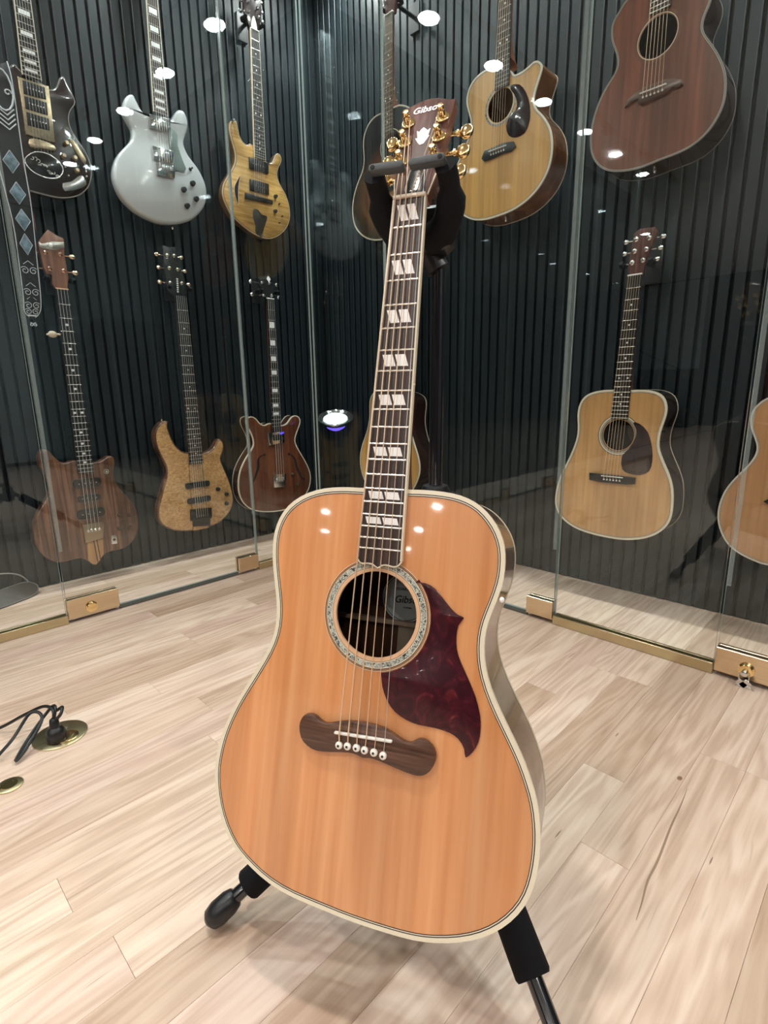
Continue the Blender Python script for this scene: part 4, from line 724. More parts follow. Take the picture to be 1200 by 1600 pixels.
quad_box(g['cut'], -.001, .0015, mat('cutout_dark', (.010,.007,.004), rough=.5), 'tail_cutout', R_, k=2, r=.0005)
quad_box(g['slit'], -.001, .0015, DARK, 'sound_slit', R_, k=2, r=.0005)
B().tube([(a,b,.002) for a,b in smooth(g['slit'],3)], .0012, 6).build('slit_edge', mat('wood_binding', (.62,.47,.30)), R_)
for a, b in g['knobs']: knob(R_, a, b, 0, .009, .014, BLACK)
for a, b in g['minis']: knob(R_, a, b, 0, .003, .010, BLACK, 'switch')
B().lathe([(.006,0),(.006,.004),(.004,.010),(.006,.014)], 12, c=(cen(g['cut'])[0], .004, .001)).build('strap_button', CHROME, R_)
B().lathe([(.006,0),(.006,.004),(.004,.010),(.006,.014)], 12, c=(g['outline'][7][0], g['outline'][7][1]-.004, 0)).build('strap_button', CHROME, R_)
strings(R_, 6, nut, .035, (cen(g['bridge'])[0], by), .052, .0125, .014, STEELSTR, (.0006,.0004))
hanger(g, nut, w0, 0, 'black wall hanger under the amber guitar headstock')

# 4 walnut bass
g, R_ = wguitar('G4', 'bass_guitar', 'striped walnut bass guitar with pointed horns and scalloped tail', 'bass guitar')
solid(R_, g['outline'], .045, WALNUT, .006)
nut, end, w0, w1 = fbinfo(g); by = cen(g['bridge'])[1]; S = nut[1]-by
quad_box(g['stripe2'], -.001, .0012, WALNUT, 'centre_stripe', R_, r=.0004)
quad_box(g['stripe'], -.02, .0016, PINE, 'tail_stripe', R_, r=.0005)
a = g['stripe']; xa = lerp(a[0][0], a[1][0], .5)
for dx in (-.006, .006): B().prism([(xa+dx-.002, a[0][1]),(xa+dx+.002,a[0][1]),(xa+dx+.006,.012),(xa+dx+.002,.012)], .0, .002).build('dark_lamination', BRIDGEW, R_)
spline_neck(R_, nut, end, .042, .056, .010, end[1]+.06, S, 24, EBONY, MAHSIDE, inlay='oval', dots=(3,5,7,9,12,15,17,19,21), nutm=PALEWOOD)
hs = headstock(R_, g['head'], -.014, .004, ramp_mat('pale_walnut_head', [(.3,(.17,.075,.05)),(.6,(.31,.16,.11)),(.8,(.42,.25,.18))], (90,4,40), rough=.3, coat=.5), WALNUT)
quad_box(g['band'], .004, .0065, mat('silver_band', (.72,.68,.60), rough=.25, metal=.8, noise=.2, nscale=(150,150,50)), 'head_band', hs, r=.0006)
c = cen(g['band']); B().ell((c[0]+.004, c[1], .007), (.006,.009,.004)).build('head_jewel', PEARL, hs)
COPPER = mat('copper_plate', (.85,.52,.38), rough=.18, metal=1)
for i, (x, y) in enumerate(g['posts']): tuner(R_, x, y, .004, (-1,1)[i%2], COPPER, mat('gold_key', (.86,.68,.48), rough=.25, metal=.9), blen=.043, br=(.012,.0085,.004))
for p in g['pk']: pickup(R_, p, BLACK, h=.009, poles=4, round_=True)
br = quad_box(g['bridge'], .001, .008, mat('dull_brass', (.42,.33,.22), rough=.35, metal=1), 'bridge', R_)
c = cen(g['bridge'])
for i in range(4): B().bbox((c[0]+(i-1.5)*.014, c[1]+.006, .011), (.011,.012,.008), .001).build('saddle', NICKEL, br)
for x, y in g['knobs']: knob(R_, x, y, 0, .0095, .013, mat('knob_wood', (.05,.022,.015), rough=.25, coat=.6))
jk = quad_box(g['jack'], 0, .002, NICKEL, 'jack_plate', R_); c = cen(g['jack']); B().lathe([(.0055,0),(.0055,.001),(.003,.0012)], 14, c=(c[0],c[1],.002)).build('jack_socket', DARK, jk)
x, y = g['emb'][0]; B().ring(circ(x,y,.010,20), circ(x,y,.0075,20), -.001, .002).build('emblem', NICKEL, R_); B().ell((x+.001,y,.001), (.005,.004,.0015)).build('emblem', NICKEL, R_)
x, y = g['peg'][0]; pg = B().tube([(x+.004,y,.004),(x-.015,y+.002,.004)], .004, 10).ell((x-.022,y,.004), (.016,.0125,.007)).build('side_tuning_peg', mat('ivory_peg', (.66,.56,.42), rough=.35), R_); B().tube([(x-.030,y,.004),(x-.042,y-.002,.004)], [.005,.003], 8).build('peg_tip', mat('ivory_peg',(.66,.56,.42)), pg)
strings(R_, 4, nut, .032, (cen(g['bridge'])[0], by), .042, .0125, .016, STEELSTR, (.0010,.0006))
hanger(g, nut, w0, -.002, 'black wall hanger carrying the walnut bass')

# 5 quilted maple bass
g, R_ = wguitar('G5', 'bass_guitar', 'honey quilted-maple bass guitar with long curved upper horn and black headstock', 'bass guitar')
solid(R_, g['outline'], .044, QUILT, .007, side=WALNUT)
nut, end, w0, w1 = fbinfo(g); by = cen(g['bridge'])[1]+.01; S = nut[1]-by
quad_box(g['stripe'], -.001, .0008, QUILT, 'neck_through', R_, r=.0003)
a, b, c_, d_ = g['stripe']
for p, q in ((a,d_),(b,c_)): B().prism([(p[0]-.0012,p[1]),(p[0]+.0012,p[1]),(q[0]+.0012,q[1]),(q[0]-.0012,q[1])], -.001, .0013).build('dark_line', BRIDGEW, R_)
spline_neck(R_, nut, end, .052, .066, .010, end[1]+.10, S, 24, EBONY, WALNUT, inlay='dots', dots=(3,5,7,9,12,15,17,19,21,24), nutm=BLACK)
headstock(R_, g['head'], -.012, .004, mat('black_head', (.02,.024,.024), rough=.25, coat=.6))
hp = g['posts']
for i, (x, y) in enumerate(hp): tuner(R_, x, y, .004, (-1,1)[i%2], mat('satin_nickel', (.74,.66,.54), rough=.25, metal=1), mat('gold_key', (.86,.68,.48)), blen=.038, br=(.010,.008,.004))
tx = B()
for i in range(7): tx.box((nut[0]-.010+.0004*i, nut[1]+.020+i*.0085, .0045), (.0075, .0045 if i%2 else .006, .0008))
tx.build('head_lettering', WHITE, R_)
for p in g['pk']: pickup(R_, p, BLACK, h=.010, poles=0, round_=True)
br = quad_box(g['bridge'], .0008, .010, BLACK, 'bridge', R_); c = cen(g['bridge'])
for i in range(6): B().bbox((c[0]+(i-2.5)*.0095, c[1]+.010, .012), (.0075,.016,.006), .001).build('saddle', BLACK, br)
for x, y in g['knobs']: knob(R_, x, y, 0, .010, .014, BLACK)
B().lathe([(.005,0),(.005,.004),(.003,.008),(.005,.011)], 12, c=(g['outline'][6][0]+.004, g['outline'][6][1], -.02), R=RX.inverted()).build('strap_button', GOLD, R_)
strings(R_, 6, nut, .042, (cen(g['bridge'])[0], by), .055, .0125, .017, STEELSTR, (.0010,.0005))
hanger(g, nut, w0, -.002, 'black wall hanger carrying the quilted bass')

# 6 semi-hollow bass
g, R_ = wguitar('G6', 'semi_hollow_bass', 'red-brown semi-hollow bass guitar with cream binding and f-holes', 'bass guitar')
p = relax(smooth(g['outline'], 3), 1)
b = B().prism(p, -.058, 0, 0, .002, mside=1); b.build('body', [REDWOOD, mat('sapele_side', (.05,.018,.010), rough=.2, coat=.8)], R_, 50)
q = ccw(p); B().ring(inset(q,-.0008), inset(q,.0045), -.006, .0008).build('binding', CREAM, R_); B().ring(inset(q,-.0008), inset(q,.003), -.0586, -.054).build('back_binding', CREAM, R_)
nut, end, w0, w1 = fbinfo(g); by = cen(g['bridge'])[1]; S = nut[1]-by
spline_neck(R_, nut, end, .040, .054, .012, end[1]+.13, S, 20, EBONY, MAHSIDE, inlay='block', dots=(3,5,7,9,12,15,17), nutm=WHITE)
hs = headstock(R_, g['head'], -.010, .006, mat('black_head', (.02,.024,.024)))
B().prism([(nut[0]-.012,nut[1]+.09),(nut[0],nut[1]+.078),(nut[0]+.010,nut[1]+.09),(nut[0]+.004,nut[1]+.10),(nut[0]-.002,nut[1]+.105),(nut[0]-.008,nut[1]+.10)], .006, .0068).build('crown_inlay', PEARL, hs)
for i, (x, y) in enumerate(g['posts']): tuner(R_, x, y, .006, (-1,1)[i%2], CHROME, CHROME, blen=.052, br=(.011,.009,.004))
for key in ('fl', 'fr'):
    pts = smooth(g[key], 3, False); n_ = len(pts); f = B()
    for i in range(n_-1):
        t = i/(n_-1); wv = .0022+.0045*math.sin(math.pi*t)**2; a_, b_ = Vector(pts[i]), Vector(pts[i+1]); d2 = (b_-a_).normalized(); nn = Vector((-d2.y, d2.x))*wv
        f.add([(*(a_-nn),.0011),(*(a_+nn),.0011),(*(b_+nn),.0011),(*(b_-nn),.0011),(*(a_-nn),-.001),(*(a_+nn),-.001),(*(b_+nn),-.001),(*(b_-nn),-.001)], [(0,1,2,3),(0,4,5,1),(3,2,6,7),(0,3,7,4),(1,5,6,2)])
    for e_ in (pts[0], pts[-1]): f.lathe([(.0075,-.001),(.0075,.0011),(.001,.0012)], 14, c=(e_[0], e_[1], 0))
    f.build('f_hole', DARK, R_)
for pp in g['pk']: pickup(R_, pp, CHROME, h=.012, poles=0)
c = cen(g['pk'][0]); quad_box(rrect(c[0]+.004, c[1]+.003, .05, .03, .003), .012, .015, BLACK, 'pickup_top', R_)
br = quad_box(g['bridge'], 0, .014, NICKEL, 'bridge', R_); c = cen(g['bridge'])
for i in range(4): B().bbox((c[0]+(i-1.5)*.012, c[1]+.006, .016), (.009,.024,.006), .001).build('saddle', CHROME, br)
for x, y in g['knobs']: knob(R_, x, y, 0, .010, .013, mat('knob_wood', (.05,.022,.015)))
x = max(q_[0] for q_ in g['outline'])*.52; B().ring(rrect(x,.075,.013,.030,.001,1), rrect(x,.075,.009,.026,.001,1), 0, .0012).build('corner_mark', NICKEL, R_)
B().lathe([(.005,0),(.005,.004),(.003,.008),(.005,.011)], 12, c=(.03,.002,-.03), R=RX).build('strap_button', NICKEL, R_)
strings(R_, 4, nut, .032, (c[0], by), .042, .0145, .021, STEELSTR, (.0010,.0006))
hanger(g, nut, w0, 0, 'black wall hanger carrying the red semi-hollow bass')

# ------------------------------------------------------------------ acoustic guitars on the right wall
def holeinfo(g):
    h = g['hole']; return (cen(h), (max(q[0] for q in h)-min(q[0] for q in h))/2, (max(q[1] for q in h)-min(q[1] for q in h))/2)
def acoustic(key, label, topm, sidem, bindm, S, hole=None, depth=.112, board=EBONY, inlay='dots', guard=None, bridge=None, brm=EBONY, ros=None, head=None, posts=None, headm=None, nutvis=False, bw=.005, pins=True, joint=None, metal=NICKEL, bm=NICKEL):
    g, R_ = wguitar(key, 'acoustic_guitar', label, 'acoustic guitar')
    outl = relax(smooth(g['outline'], 3), 1); hl = hole or holeinfo(g); hc = hl[0]
    r_ = (hl[1]+hl[2])/2; hl = (hc, .052, .052)
    body, sb = acoustic_body(R_, outl, hl, depth, topm, sidem, bindm, ros=ros, bw=bw)
    ytop = max(q[1] for q in outl)
    nut, end, w0, w1 = fbinfo(g) if 'fb' in g else ((0, .87), (0, hc[1]+.056), .044, .056)
    if bridge is None:
        bx, byy = (hc[0], hc[1]-.155); bridge = [(bx-.09,byy+.012),(bx-.05,byy+.018),(bx,byy+.018),(bx+.05,byy+.018),(bx+.09,byy+.012),(bx+.09,byy-.012),(bx+.04,byy-.020),(bx-.04,byy-.020),(bx-.09,byy-.012)]
    bc = cen(bridge); by = bc[1]+.004
    if not nutvis: nut = (lerp(end[0], nut[0], 1.), by+S)
    else: S = nut[1]-by
    end = (end[0], max(end[1], hc[1]+.050))
    spline_neck(R_, nut, end, .044, .057, .0075, ytop, S, 20, board, MAHSIDE, inlay=inlay, heel=True, td=.019, bind=None)
    hd = headstock(R_, head or std_head(nut, .044), -.015, .001, headm or HEADWOOD)
    pp = posts or [(nut[0]+s*.024, nut[1]+.055+i*.042) for i in range(3) for s in (-1,1)]
    for i, (x, y) in enumerate(pp): tuner(R_, x, y, .001, -1 if x < nut[0]+(y-nut[1])*.05 else 1, metal, bm, blen=.036)
    br = B().prism(bridge, 0, .009, 0, .0015).build('bridge', brm, R_, 30)
    B().bbox((bc[0]+.0, by+.004, .0095), (.074,.003,.007), .0006).build('saddle', WHITE, br)
    if pins:
        for i in range(6): B().ell((bc[0]+(i-2.5)*.0108, by-.008, .0095), (.0032,.0032,.003), 10, 6).build('bridge_pin', WHITE, br)
    if guard: B().prism(smooth(guard, 2), .0002, .0018, 0, .0004).build('pickguard', DTORT, sb)
    strings(R_, 6, nut, .036, (bc[0], by+.004), .054, .009, .0135, STRING, (.0007,.0004), tail=(bc[0], by-.008, .009))
    B().lathe([(.006,0),(.006,.003),(.0035,.008),(.006,.012)], 12, c=(0,.001,-depth/2), R=RX).build('strap_button', NICKEL, R_)
    return g, R_, nut
ROS1 = [(.056,.060,CREAM),(.060,.0665,ABALONE),(.0665,.0685,BLACK)]
# 7 sunburst
def burst():
    mt, nt, b = _nt('sunburst_top'); N = nt.nodes.new; K = nt.links.new
    b.inputs['Roughness'].default_value = .3; b.inputs['Coat Weight'].default_value = 1.; b.inputs['Coat Roughness'].default_value = .04
    tc = N('ShaderNodeTexCoord'); mp = N('ShaderNodeMapping'); mp.inputs['Location'].default_value = (0,-1.0,0); mp.inputs['Scale'].default_value = (5.6,5.2,0)
    ln = N('ShaderNodeVectorMath'); ln.operation = 'LENGTH'; rp = N('ShaderNodeValToRGB'); el = rp.color_ramp.elements
    el.new(.5); 
    for e, (p, c) in zip(el, [(.30,(.46,.20,.055)),(.72,(.13,.052,.02)),(1.0,(.014,.009,.008))]): e.position = p; e.color = (*c,1)
    K(tc.outputs['Object'], mp.inputs[0]); K(mp.outputs[0], ln.inputs[0]); K(ln.outputs['Value'], rp.inputs[0]); K(rp.outputs[0], b.inputs['Base Color']); return mt
g, R_, nut = acoustic('G7', 'sunburst acoustic guitar hanging by the case corner behind the gold tuners', burst(), SIDEWOOD, CREAM, .645, ros=[(.058,.0615,CREAM)], bw=.003, nutvis=True, hole=((WALLG['G7']['hole'][1][0], cen(WALLG['G7']['hole'])[1]),0,0))
hanger(g, nut, .044, 0, 'black wall hanger above the sunburst guitar')
# 8 golden cutaway
g, R_, nut = acoustic('G8', 'golden spruce cutaway acoustic guitar with black pickguard and honey sides', YSPRUCE, HONEYSIDE, CREAM, .645, ros=[(.0545,.0565,CREAM),(.0575,.064,ABALONE)], guard=WALLG['G8']['guard'], bridge=WALLG['G8']['bridge'])
# 9 mahogany
g, R_, nut = acoustic('G9', 'red mahogany acoustic guitar with dark curved bridge at the top right', MAHOG, mat('dark_mahogany_side', (.03,.012,.009), rough=.2, coat=.8), mat('thin_binding', (.28,.27,.25)), .645, ros=[(.054,.056,CREAM),(.058,.064,MAHSIDE)], bridge=WALLG['G9']['bridge'], brm=BRIDGEW, bw=.002)
# 10 natural, half hidden
g, R_, nut = acoustic('G10', 'honey-topped acoustic guitar half hidden behind the neck of the standing guitar', YSPRUCE, mat('dark_mahogany_side', (.03,.012,.009)), CREAM, .645, hole=((cen(WALLG['G10']['hole'])[0], cen(WALLG['G10']['hole'])[1]),0,0), ros=ROS1, bw=.004)
# 11 dreadnought
g, R_, nut = acoustic('G11', 'worn natural dreadnought acoustic guitar with dark teardrop pickguard and cream binding', NSPRUCE, mat('black_rosewood_side', (.022,.012,.009), rough=.12, coat=1.), CREAM, .645, ros=[(.054,.056,BLACK),(.056,.063,mat('rosette_grey',(.36,.33,.27),rough=.3)),(.063,.067,CREAM),(.067,.069,BLACK)], guard=WALLG['G11']['guard'], bridge=WALLG['G11']['bridge'], head=WALLG['G11']['head'], posts=WALLG['G11']['posts'], nutvis=True, bw=.006)
hanger(g, nut, .044, 0, 'black wall hanger carrying the natural dreadnought guitar')
# 12 right edge
g12 = WALLG['G12']; bt = g12['bt'][0]
g, R_, nut = acoustic('G12', 'tan-topped acoustic guitar cut off by the right photo edge', ramp_mat('tan_cedar', [(.25,(.42,.20,.085)),(.5,(.50,.26,.12)),(.78,(.58,.33,.17))], (70,2,10), rough=.3, coat=.8), MAHSIDE, mat('pale_binding', (.66,.60,.52), rough=.3), .645, hole=((0, bt[1]+.155),0,0), ros=ROS1, bw=.004,
   bridge=[(bt[0],bt[1]-.004),(bt[0]+.02,bt[1]+.012),(-bt[0]-.02,bt[1]+.012),(-bt[0],bt[1]-.004),(-bt[0]-.02,bt[1]-.014),(bt[0]+.02,bt[1]-.014)])
hanger(g, nut, .044, 0, 'black wall hanger carrying the tan guitar at the right edge')

# ------------------------------------------------------------------ the standing guitar
R3 = Matrix(MAIN['R']); T3 = Vector(MAIN['T'])
# orthonormal frame of the guitar
ax = R3.col[0].normalized(); ay = (R3.col[1]-ax*R3.col[1].dot(ax)).normalized(); az_ = ax.cross(ay)
MG = Matrix(((ax.x,ay.x,az_.x,T3.x),(ax.y,ay.y,az_.y,T3.y),(ax.z,ay.z,az_.z,T3.z),(0,0,0,1)))
YB = -.87                                             # empty sits at the body's lower end
MR = MG @ Matrix.Translation((0, YB, 0))
def GL(x, y, z): return MG @ Vector((x, y, z))
mg = empty('acoustic_guitar', M=MR)
tag(mg, 'large natural spruce acoustic guitar with red tortoiseshell pickguard on a black stand', 'acoustic guitar')
sh = lambda pts: [(x, y-YB) for x, y in pts]
ZS = -.0075
out = relax(smooth(sh(MAIN['outline']), 2), 2)
hc = (-.0003, -.5105-YB)
body, sb = acoustic_body(mg, out, (hc, .0515, .0515), .118, SPRUCE, SIDEWOOD, CREAM, z=ZS, bw=.0042,
    ros=[(.0515,.0560,PALEWOOD),(.0560,.0566,BLACK),(.0566,.0574,CREAM),(.0574,.0634,ABALONE),(.0634,.0641,CREAM),(.0641,.0648,BLACK),(.0662,.0668,BLACK),(.0668,.0674,CREAM)])
# inside the body: label, back strip and brace seen through the sound hole
lab = B().lathe([(.001,0),(.034,0),(.034,.0006),(.001,.0006)], 40, c=(.002,-.5-YB,-.1195)).build('paper_label', mat('label_paper', (.42,.46,.45), rough=.7), body)
B().ring(circ(.002,-.5-YB,.032,40), circ(.002,-.5-YB,.0312,40), -.1189, -.1185).build('label_line', BLACK, lab)
B().box((.006,-.62-YB,-.1215), (.022,.50,.004)).build('back_strip', mat('inside_strip', (.30,.24,.17), rough=.7), body)
B().bbox((0,-.535-YB,-.117), (.26,.007,.013), .001).build('back_brace', mat('inside_brace', (.36,.26,.18), rough=.7), body)
FONT = None
def text_mesh(s, size, shear=0., off=0., ext=.0003):
    cu = bpy.data.curves.new('text', 'FONT'); cu.body = s; cu.size = size; cu.shear = shear; cu.offset = off; cu.extrude = ext; cu.align_x = 'CENTER'; cu.align_y = 'CENTER'; cu.resolution_u = 3
    o = bpy.data.objects.new('text', cu); COL.objects.link(o); bpy.context.view_layer.update()
    me = bpy.data.meshes.new_from_object(o.evaluated_get(bpy.context.evaluated_depsgraph_get())); bpy.data.objects.remove(o); return me
def put_text(name, s, size, M, mt, parent, **kw):
    me = text_mesh(s, size, **kw); me.materials.clear(); me.materials.append(mt)
    o = bpy.data.objects.new(name, me); COL.objects.link(o); o.parent = parent; o.matrix_local = M; return o
INK = mat('label_ink', (.02,.02,.022), rough=.6)
put_text('label_lettering', 'Gibson', .014, Matrix.Translation((.006,-.5025-YB,-.1183)) @ Matrix.Rotation(.06,4,'Z'), INK, lab, shear=.25, off=.0002)
put_text('label_lettering', 'GUARANTEE', .0055, Matrix.Translation((.004,-.4885-YB,-.1183)), INK, lab)
put_text('label_lettering', 'GUITARS', .003, Matrix.Translation((.006,-.5135-YB,-.1183)), INK, lab)
# neck and board
S = .648; w0, w12 = .0418, .0525
yend = -.4440; wend = lerp(w0, w12, -yend/(S/2))
ends = [(-.0262+.002,-.4490-YB),(-.0200,-.4508-YB),(-.0130,-.4500-YB),(-.0062,-.4508-YB),(.0000,-.4545-YB),(.0050,-.4508-YB),(.0120,-.4500-YB),(.0200,-.4512-YB),(.0255,-.4490-YB)]
fbm = spline_neck(mg, (0,-YB), (.0008,yend-YB), w0, wend, 0., -.362-YB, S, 20, ROSE, MAHSIDE, bind=CREAM, inlay='split', dots=(1,3,5,7,9,12,15,17), heel=True, nutm=mat('bone_nut', (.78,.70,.58), rough=.4), td=.019, extra_end=ends, bt=.0068)
# side dot at the twelfth fret edge
B().ell((.0255,-.232-YB,-.003), (.0016,.0016,.0016), 8, 6).build('side_dot', CREAM, fbm)
# bridge
br = B().prism(relax(smooth(sh(MAIN['bridge']), 2), 1), ZS, ZS+.0085, 0, .002).build('bridge', BRIDGEW, mg, 40)
sa, sb2 = MAIN['saddle']
ang = math.atan2(sb2[1]-sa[1], sb2[0]-sa[0])
sdl = B().bbox(((sa[0]+sb2[0])/2, (sa[1]+sb2[1])/2-YB, ZS+.0085), (.073,.0033,.007), .0009, R=Matrix.Rotation(ang,3,'Z')).build('saddle', mat('bone_white', (.88,.86,.80), rough=.35), br)
for x, y in MAIN['pins']:
    pn = B().lathe([(.0042,0),(.0046,.0015),(.0043,.0032),(.0028,.0044),(.0005,.0047)], 16, c=(x, y-YB, ZS+.0085)).build('bridge_pin', mat('bone_white', (.88,.86,.80)), br)
    B().lathe([(.0015,.0044),(.0015,.0052),(.0004,.0054)], 8, c=(x, y-YB, ZS+.0085)).build('pin_dot', INK, br)
# pickguard bounded by the rosette
gp = smooth(sh(MAIN['guard']), 2, False)
a0 = math.atan2(gp[-1][1]-hc[1], gp[-1][0]-hc[0]); a1 = math.atan2(gp[0][1]-hc[1], gp[0][0]-hc[0])
arc = [(hc[0]+.0688*math.cos(lerp(a0,a1,t/14)), hc[1]+.0688*math.sin(lerp(a0,a1,t/14))) for t in range(0,15)]
B().prism(gp+arc, ZS+.0001, ZS+.0016, 0, .0004).build('pickguard', TORT, sb, 30)
# strap button on the bout
B().ell((.1475,-.475-YB,ZS+.003), (.0028,.0035,.0035), 10, 8).build('edge_button', PEARL, mg)
B().lathe([(.007,0),(.007,.003),(.004,.008),(.007,.012)], 14, c=(0,-.8695-YB,-.06), R=RX).build('strap_button', GOLD, mg)
# headstock, tilted back at the nut
HP = .265
HM = Matrix.Translation((0,-YB+.0035,-.0045)) @ Matrix.Rotation(-HP,4,'X')
def hput(b, name, mt, parent, angle=40):
    o = b.build(name, mt, None, angle); o.data.transform(HM); o.parent = parent; return o
hpoly = [(-.0209,-.001),(-.0240,.018),(-.0262,.032),(-.0305,.092),(-.0352,.157),(-.0265,.1603),(-.0149,.1655),(-.003,.1685),(.003,.1685),(.0149,.1655),(.0265,.1603),(.0352,.159),(.0305,.092),(.0262,.032),(.0240,.018),(.0209,-.001)]
hs = hput(B().prism(hpoly, -.0165, 0, 0, .0006, mside=1), 'headstock', [HEADWOOD, MAHSIDE], mg, 30)
hput(B().tube([(.0212,.002,-.001),(.0246,.020,-.001),(.0268,.034,-.001)], .0012, 6), 'head_binding', CREAM, hs); hput(B().tube([(-.0212,.002,-.001),(-.0246,.020,-.001),(-.0268,.034,-.001)], .0012, 6), 'head_binding', CREAM, hs)
hput(B().prism([(-.0065,.003),(-.0085,.012),(-.007,.040),(0,.055),(.0125,.040),(.0165,.012),(.0165,.003)], .0002, .0018, 0, .0003), 'truss_cover', mat('cover_black', (.02,.022,.026), rough=.2), hs)
hput(B().tube([(.0165,.003,.002),(.0125,.040,.002),(0,.055,.002),(-.007,.040,.002),(-.0085,.012,.002),(-.0065,.003,.002),(.0165,.003,.002)], .0006, 6), 'cover_line', WHITE, hs)
hput(B().lathe([(.0018,0),(.0018,.0015),(.0006,.002)], 10, c=(.0,.0065,.0018)), 'cover_screw', NICKEL, hs)
sg = B(); pts = []
for i in range(46):
    t = i/45; pts.append((.0028+.0016*math.sin(t*34)+.004*t, .012+t*.032+.0006*math.cos(t*34), .0021))
sg.tube(pts, .00035, 5); hput(sg, 'signature', WHITE, hs)
lm = text_mesh('Gibson', .0155, shear=.28, off=.00022); lm.materials.clear(); lm.materials.append(PEARL); lm.transform(HM @ Matrix.Translation((-.0012,.1496,.0003)) @ Matrix.Rotation(.085,4,'Z') @ Matrix.Scale(.90,4,(1,0,0)))
lo = bpy.data.objects.new('logo_lettering', lm); COL.objects.link(lo); lo.parent = hs; lo['label'] = 'white slanted maker lettering on the headstock'
cr = MAIN['crown']; cc = cen(cr)
hput(B().prism([((x-cc[0])*1.0-.0005, y) for x, y in cr], .0001, .0006), 'crown_inlay', PEARL, hs)
for (ps, sd) in (((-.0235,.1283),-1),((-.0232,.0943),-1),((-.0228,.060),-1),((.0225,.1283),1),((.0222,.0942),1),((.0218,.060),1)):
    x, y = ps; t = B(); t.lathe([(.0092,0),(.0092,.0012),(.0078,.0026),(.0054,.0030),(.0042,.0032),(.0042,.0095),(.0034,.0105),(.0044,.0125),(.0044,.0155),(.0034,.0168),(.0008,.017)], 18, c=(x,y,.0002))
    t.tube([(x+sd*.006,y-.004,-.0205),(x+sd*.0215,y-.004,-.0205)], .0026, 10); t.lathe([(.0042,-.0015),(.0042,.0015)], 12, c=(x+sd*.0175,y-.004,-.0205), R=Matrix.Rotation(math.radians(90),3,'Y'))
    t.bbox((x,y-.002,-.0205), (.015,.020,.009), .0015)
    o = hput(t, 'tuner', GOLD, mg)
    bb = B(); bb.ell((x+sd*.0285,y-.004,-.0205), (.0092,.0122,.0058), 14, 10); hput(bb, 'tuner_button', GOLD, o)
# strings
for i in range(6):
    t = i/5-.5; xs = lerp(sa[0],sb2[0],.5)+t*.0575; ysd = lerp(sa[1],sb2[1],i/5)
    px_, py_ = MAIN['pins'][i]
    wrap = i < 4; r_ = (.00085,.0008,.00072,.0006,.00042,.00036)[i]
    sd = -1 if i < 3 else 1; k = (2-i) if i < 3 else (i-3); post = Vector((sd*.0195, (.060,.0943,.1283)[(2-k) if False else (0,1,2)[2-k]] , .008)) if False else Vector((sd*(.0195), (.060,.0943,.1283)[(i if i < 3 else 5-i)], .0085))
    pt = HM @ post
    pth = [tuple(pt), (t*.0345, .003-YB, .0028), (xs, ysd-YB, ZS+.0132), (px_, py_-YB+.001, ZS+.0092)]
    B().tube(pth, r_, 6).build('string', STRING if i < 5 else STEELSTR, mg)

# ------------------------------------------------------------------ guitar stand
PB = Vector((-.487, .600, 0))
st = empty('guitar_stand', PB); tag(st, 'black tripod guitar stand with rubber yoke holding the large guitar', 'guitar stand')
P_ = lambda v: Vector(v)-PB
topz = GL(0,-.045,-.075).z
B().tube([(0,0,.22),(0,0,.60)], .0135, 16).build('lower_tube', STEEL, st)
pt_ = P_(GL(.020,-.05,-.085))
B().tube([(0,0,.58),(0,0,.62),tuple(pt_)], [.0098,.0098,.0098], 16).build('upper_tube', STEEL, st)
B().lathe([(.019,.585),(.021,.590),(.021,.625),(.018,.632),(.012,.633)], 18).build('height_clutch', BLACK, st)
B().lathe([(.020,.20),(.026,.21),(.026,.27),(.019,.285),(.015,.286)], 18).build('leg_hub', BLACK, st)
# yoke
yk = B(); hub = GL(.002,-.020,-.072)
RG3 = MG.to_3x3()
yk.bbox(P_(GL(.002,-.006,-.066)), (.084,.062,.036), .010, R=RG3); yk.tube([tuple(pt_), tuple(P_(hub))], .016, 12)
ykc = yk.build('yoke_housing', BLACK, st)
for s in (-1, 1):
    a = B(); pts = [GL(s*.010,-.020,-.064), GL(s*.030,-.014,-.054), GL(s*.044,.004,-.034), GL(s*.046,.022,-.008), GL(s*.045,.028,.010)]
    a.tube([tuple(P_(q)) for q in smooth([tuple(p) for p in pts],3,False)], [.021]*4+[.0185]*4+[.013]*5, 12); o = a.build('yoke_arm', FOAM, st)
    c_ = GL(s*.0255,.0285,.018); bar = B(); pl = rrect(0,0,.045,.0095,.0046,5); bar.prism(pl, -.006, .006, 0, .0015)
    ob = bar.build('rubber_bar', RUBBER, st); ob.data.transform(Matrix.Translation(P_(c_)) @ (RG3 @ Matrix.Rotation(s*.02,3,'Z')).to_4x4())
    cap = B().lathe([(.0028,0),(.0028,.0008),(.001,.001)], 14); oc = cap.build('bar_bolt', DARK, ob); oc.data.transform(Matrix.Translation(P_(GL(s*.042,.0285,.024))) @ RG3.to_4x4())
# back rest behind the lower bout
for s in (-1, 1):
    e_ = GL(s*.10,-.70,-.150); B().tube([(0,0,.30), tuple(lerp(Vector((0,0,.30)), P_(e_), .5)+Vector((0,0,-.01))), tuple(P_(e_))], .008, 10).build('backrest_arm', STEEL, st)
    B().tube([tuple(P_(GL(s*.085,-.70,-.1485))), tuple(P_(GL(s*.135,-.70,-.1485)))], .016, 12).build('backrest_pad', FOAM, st)
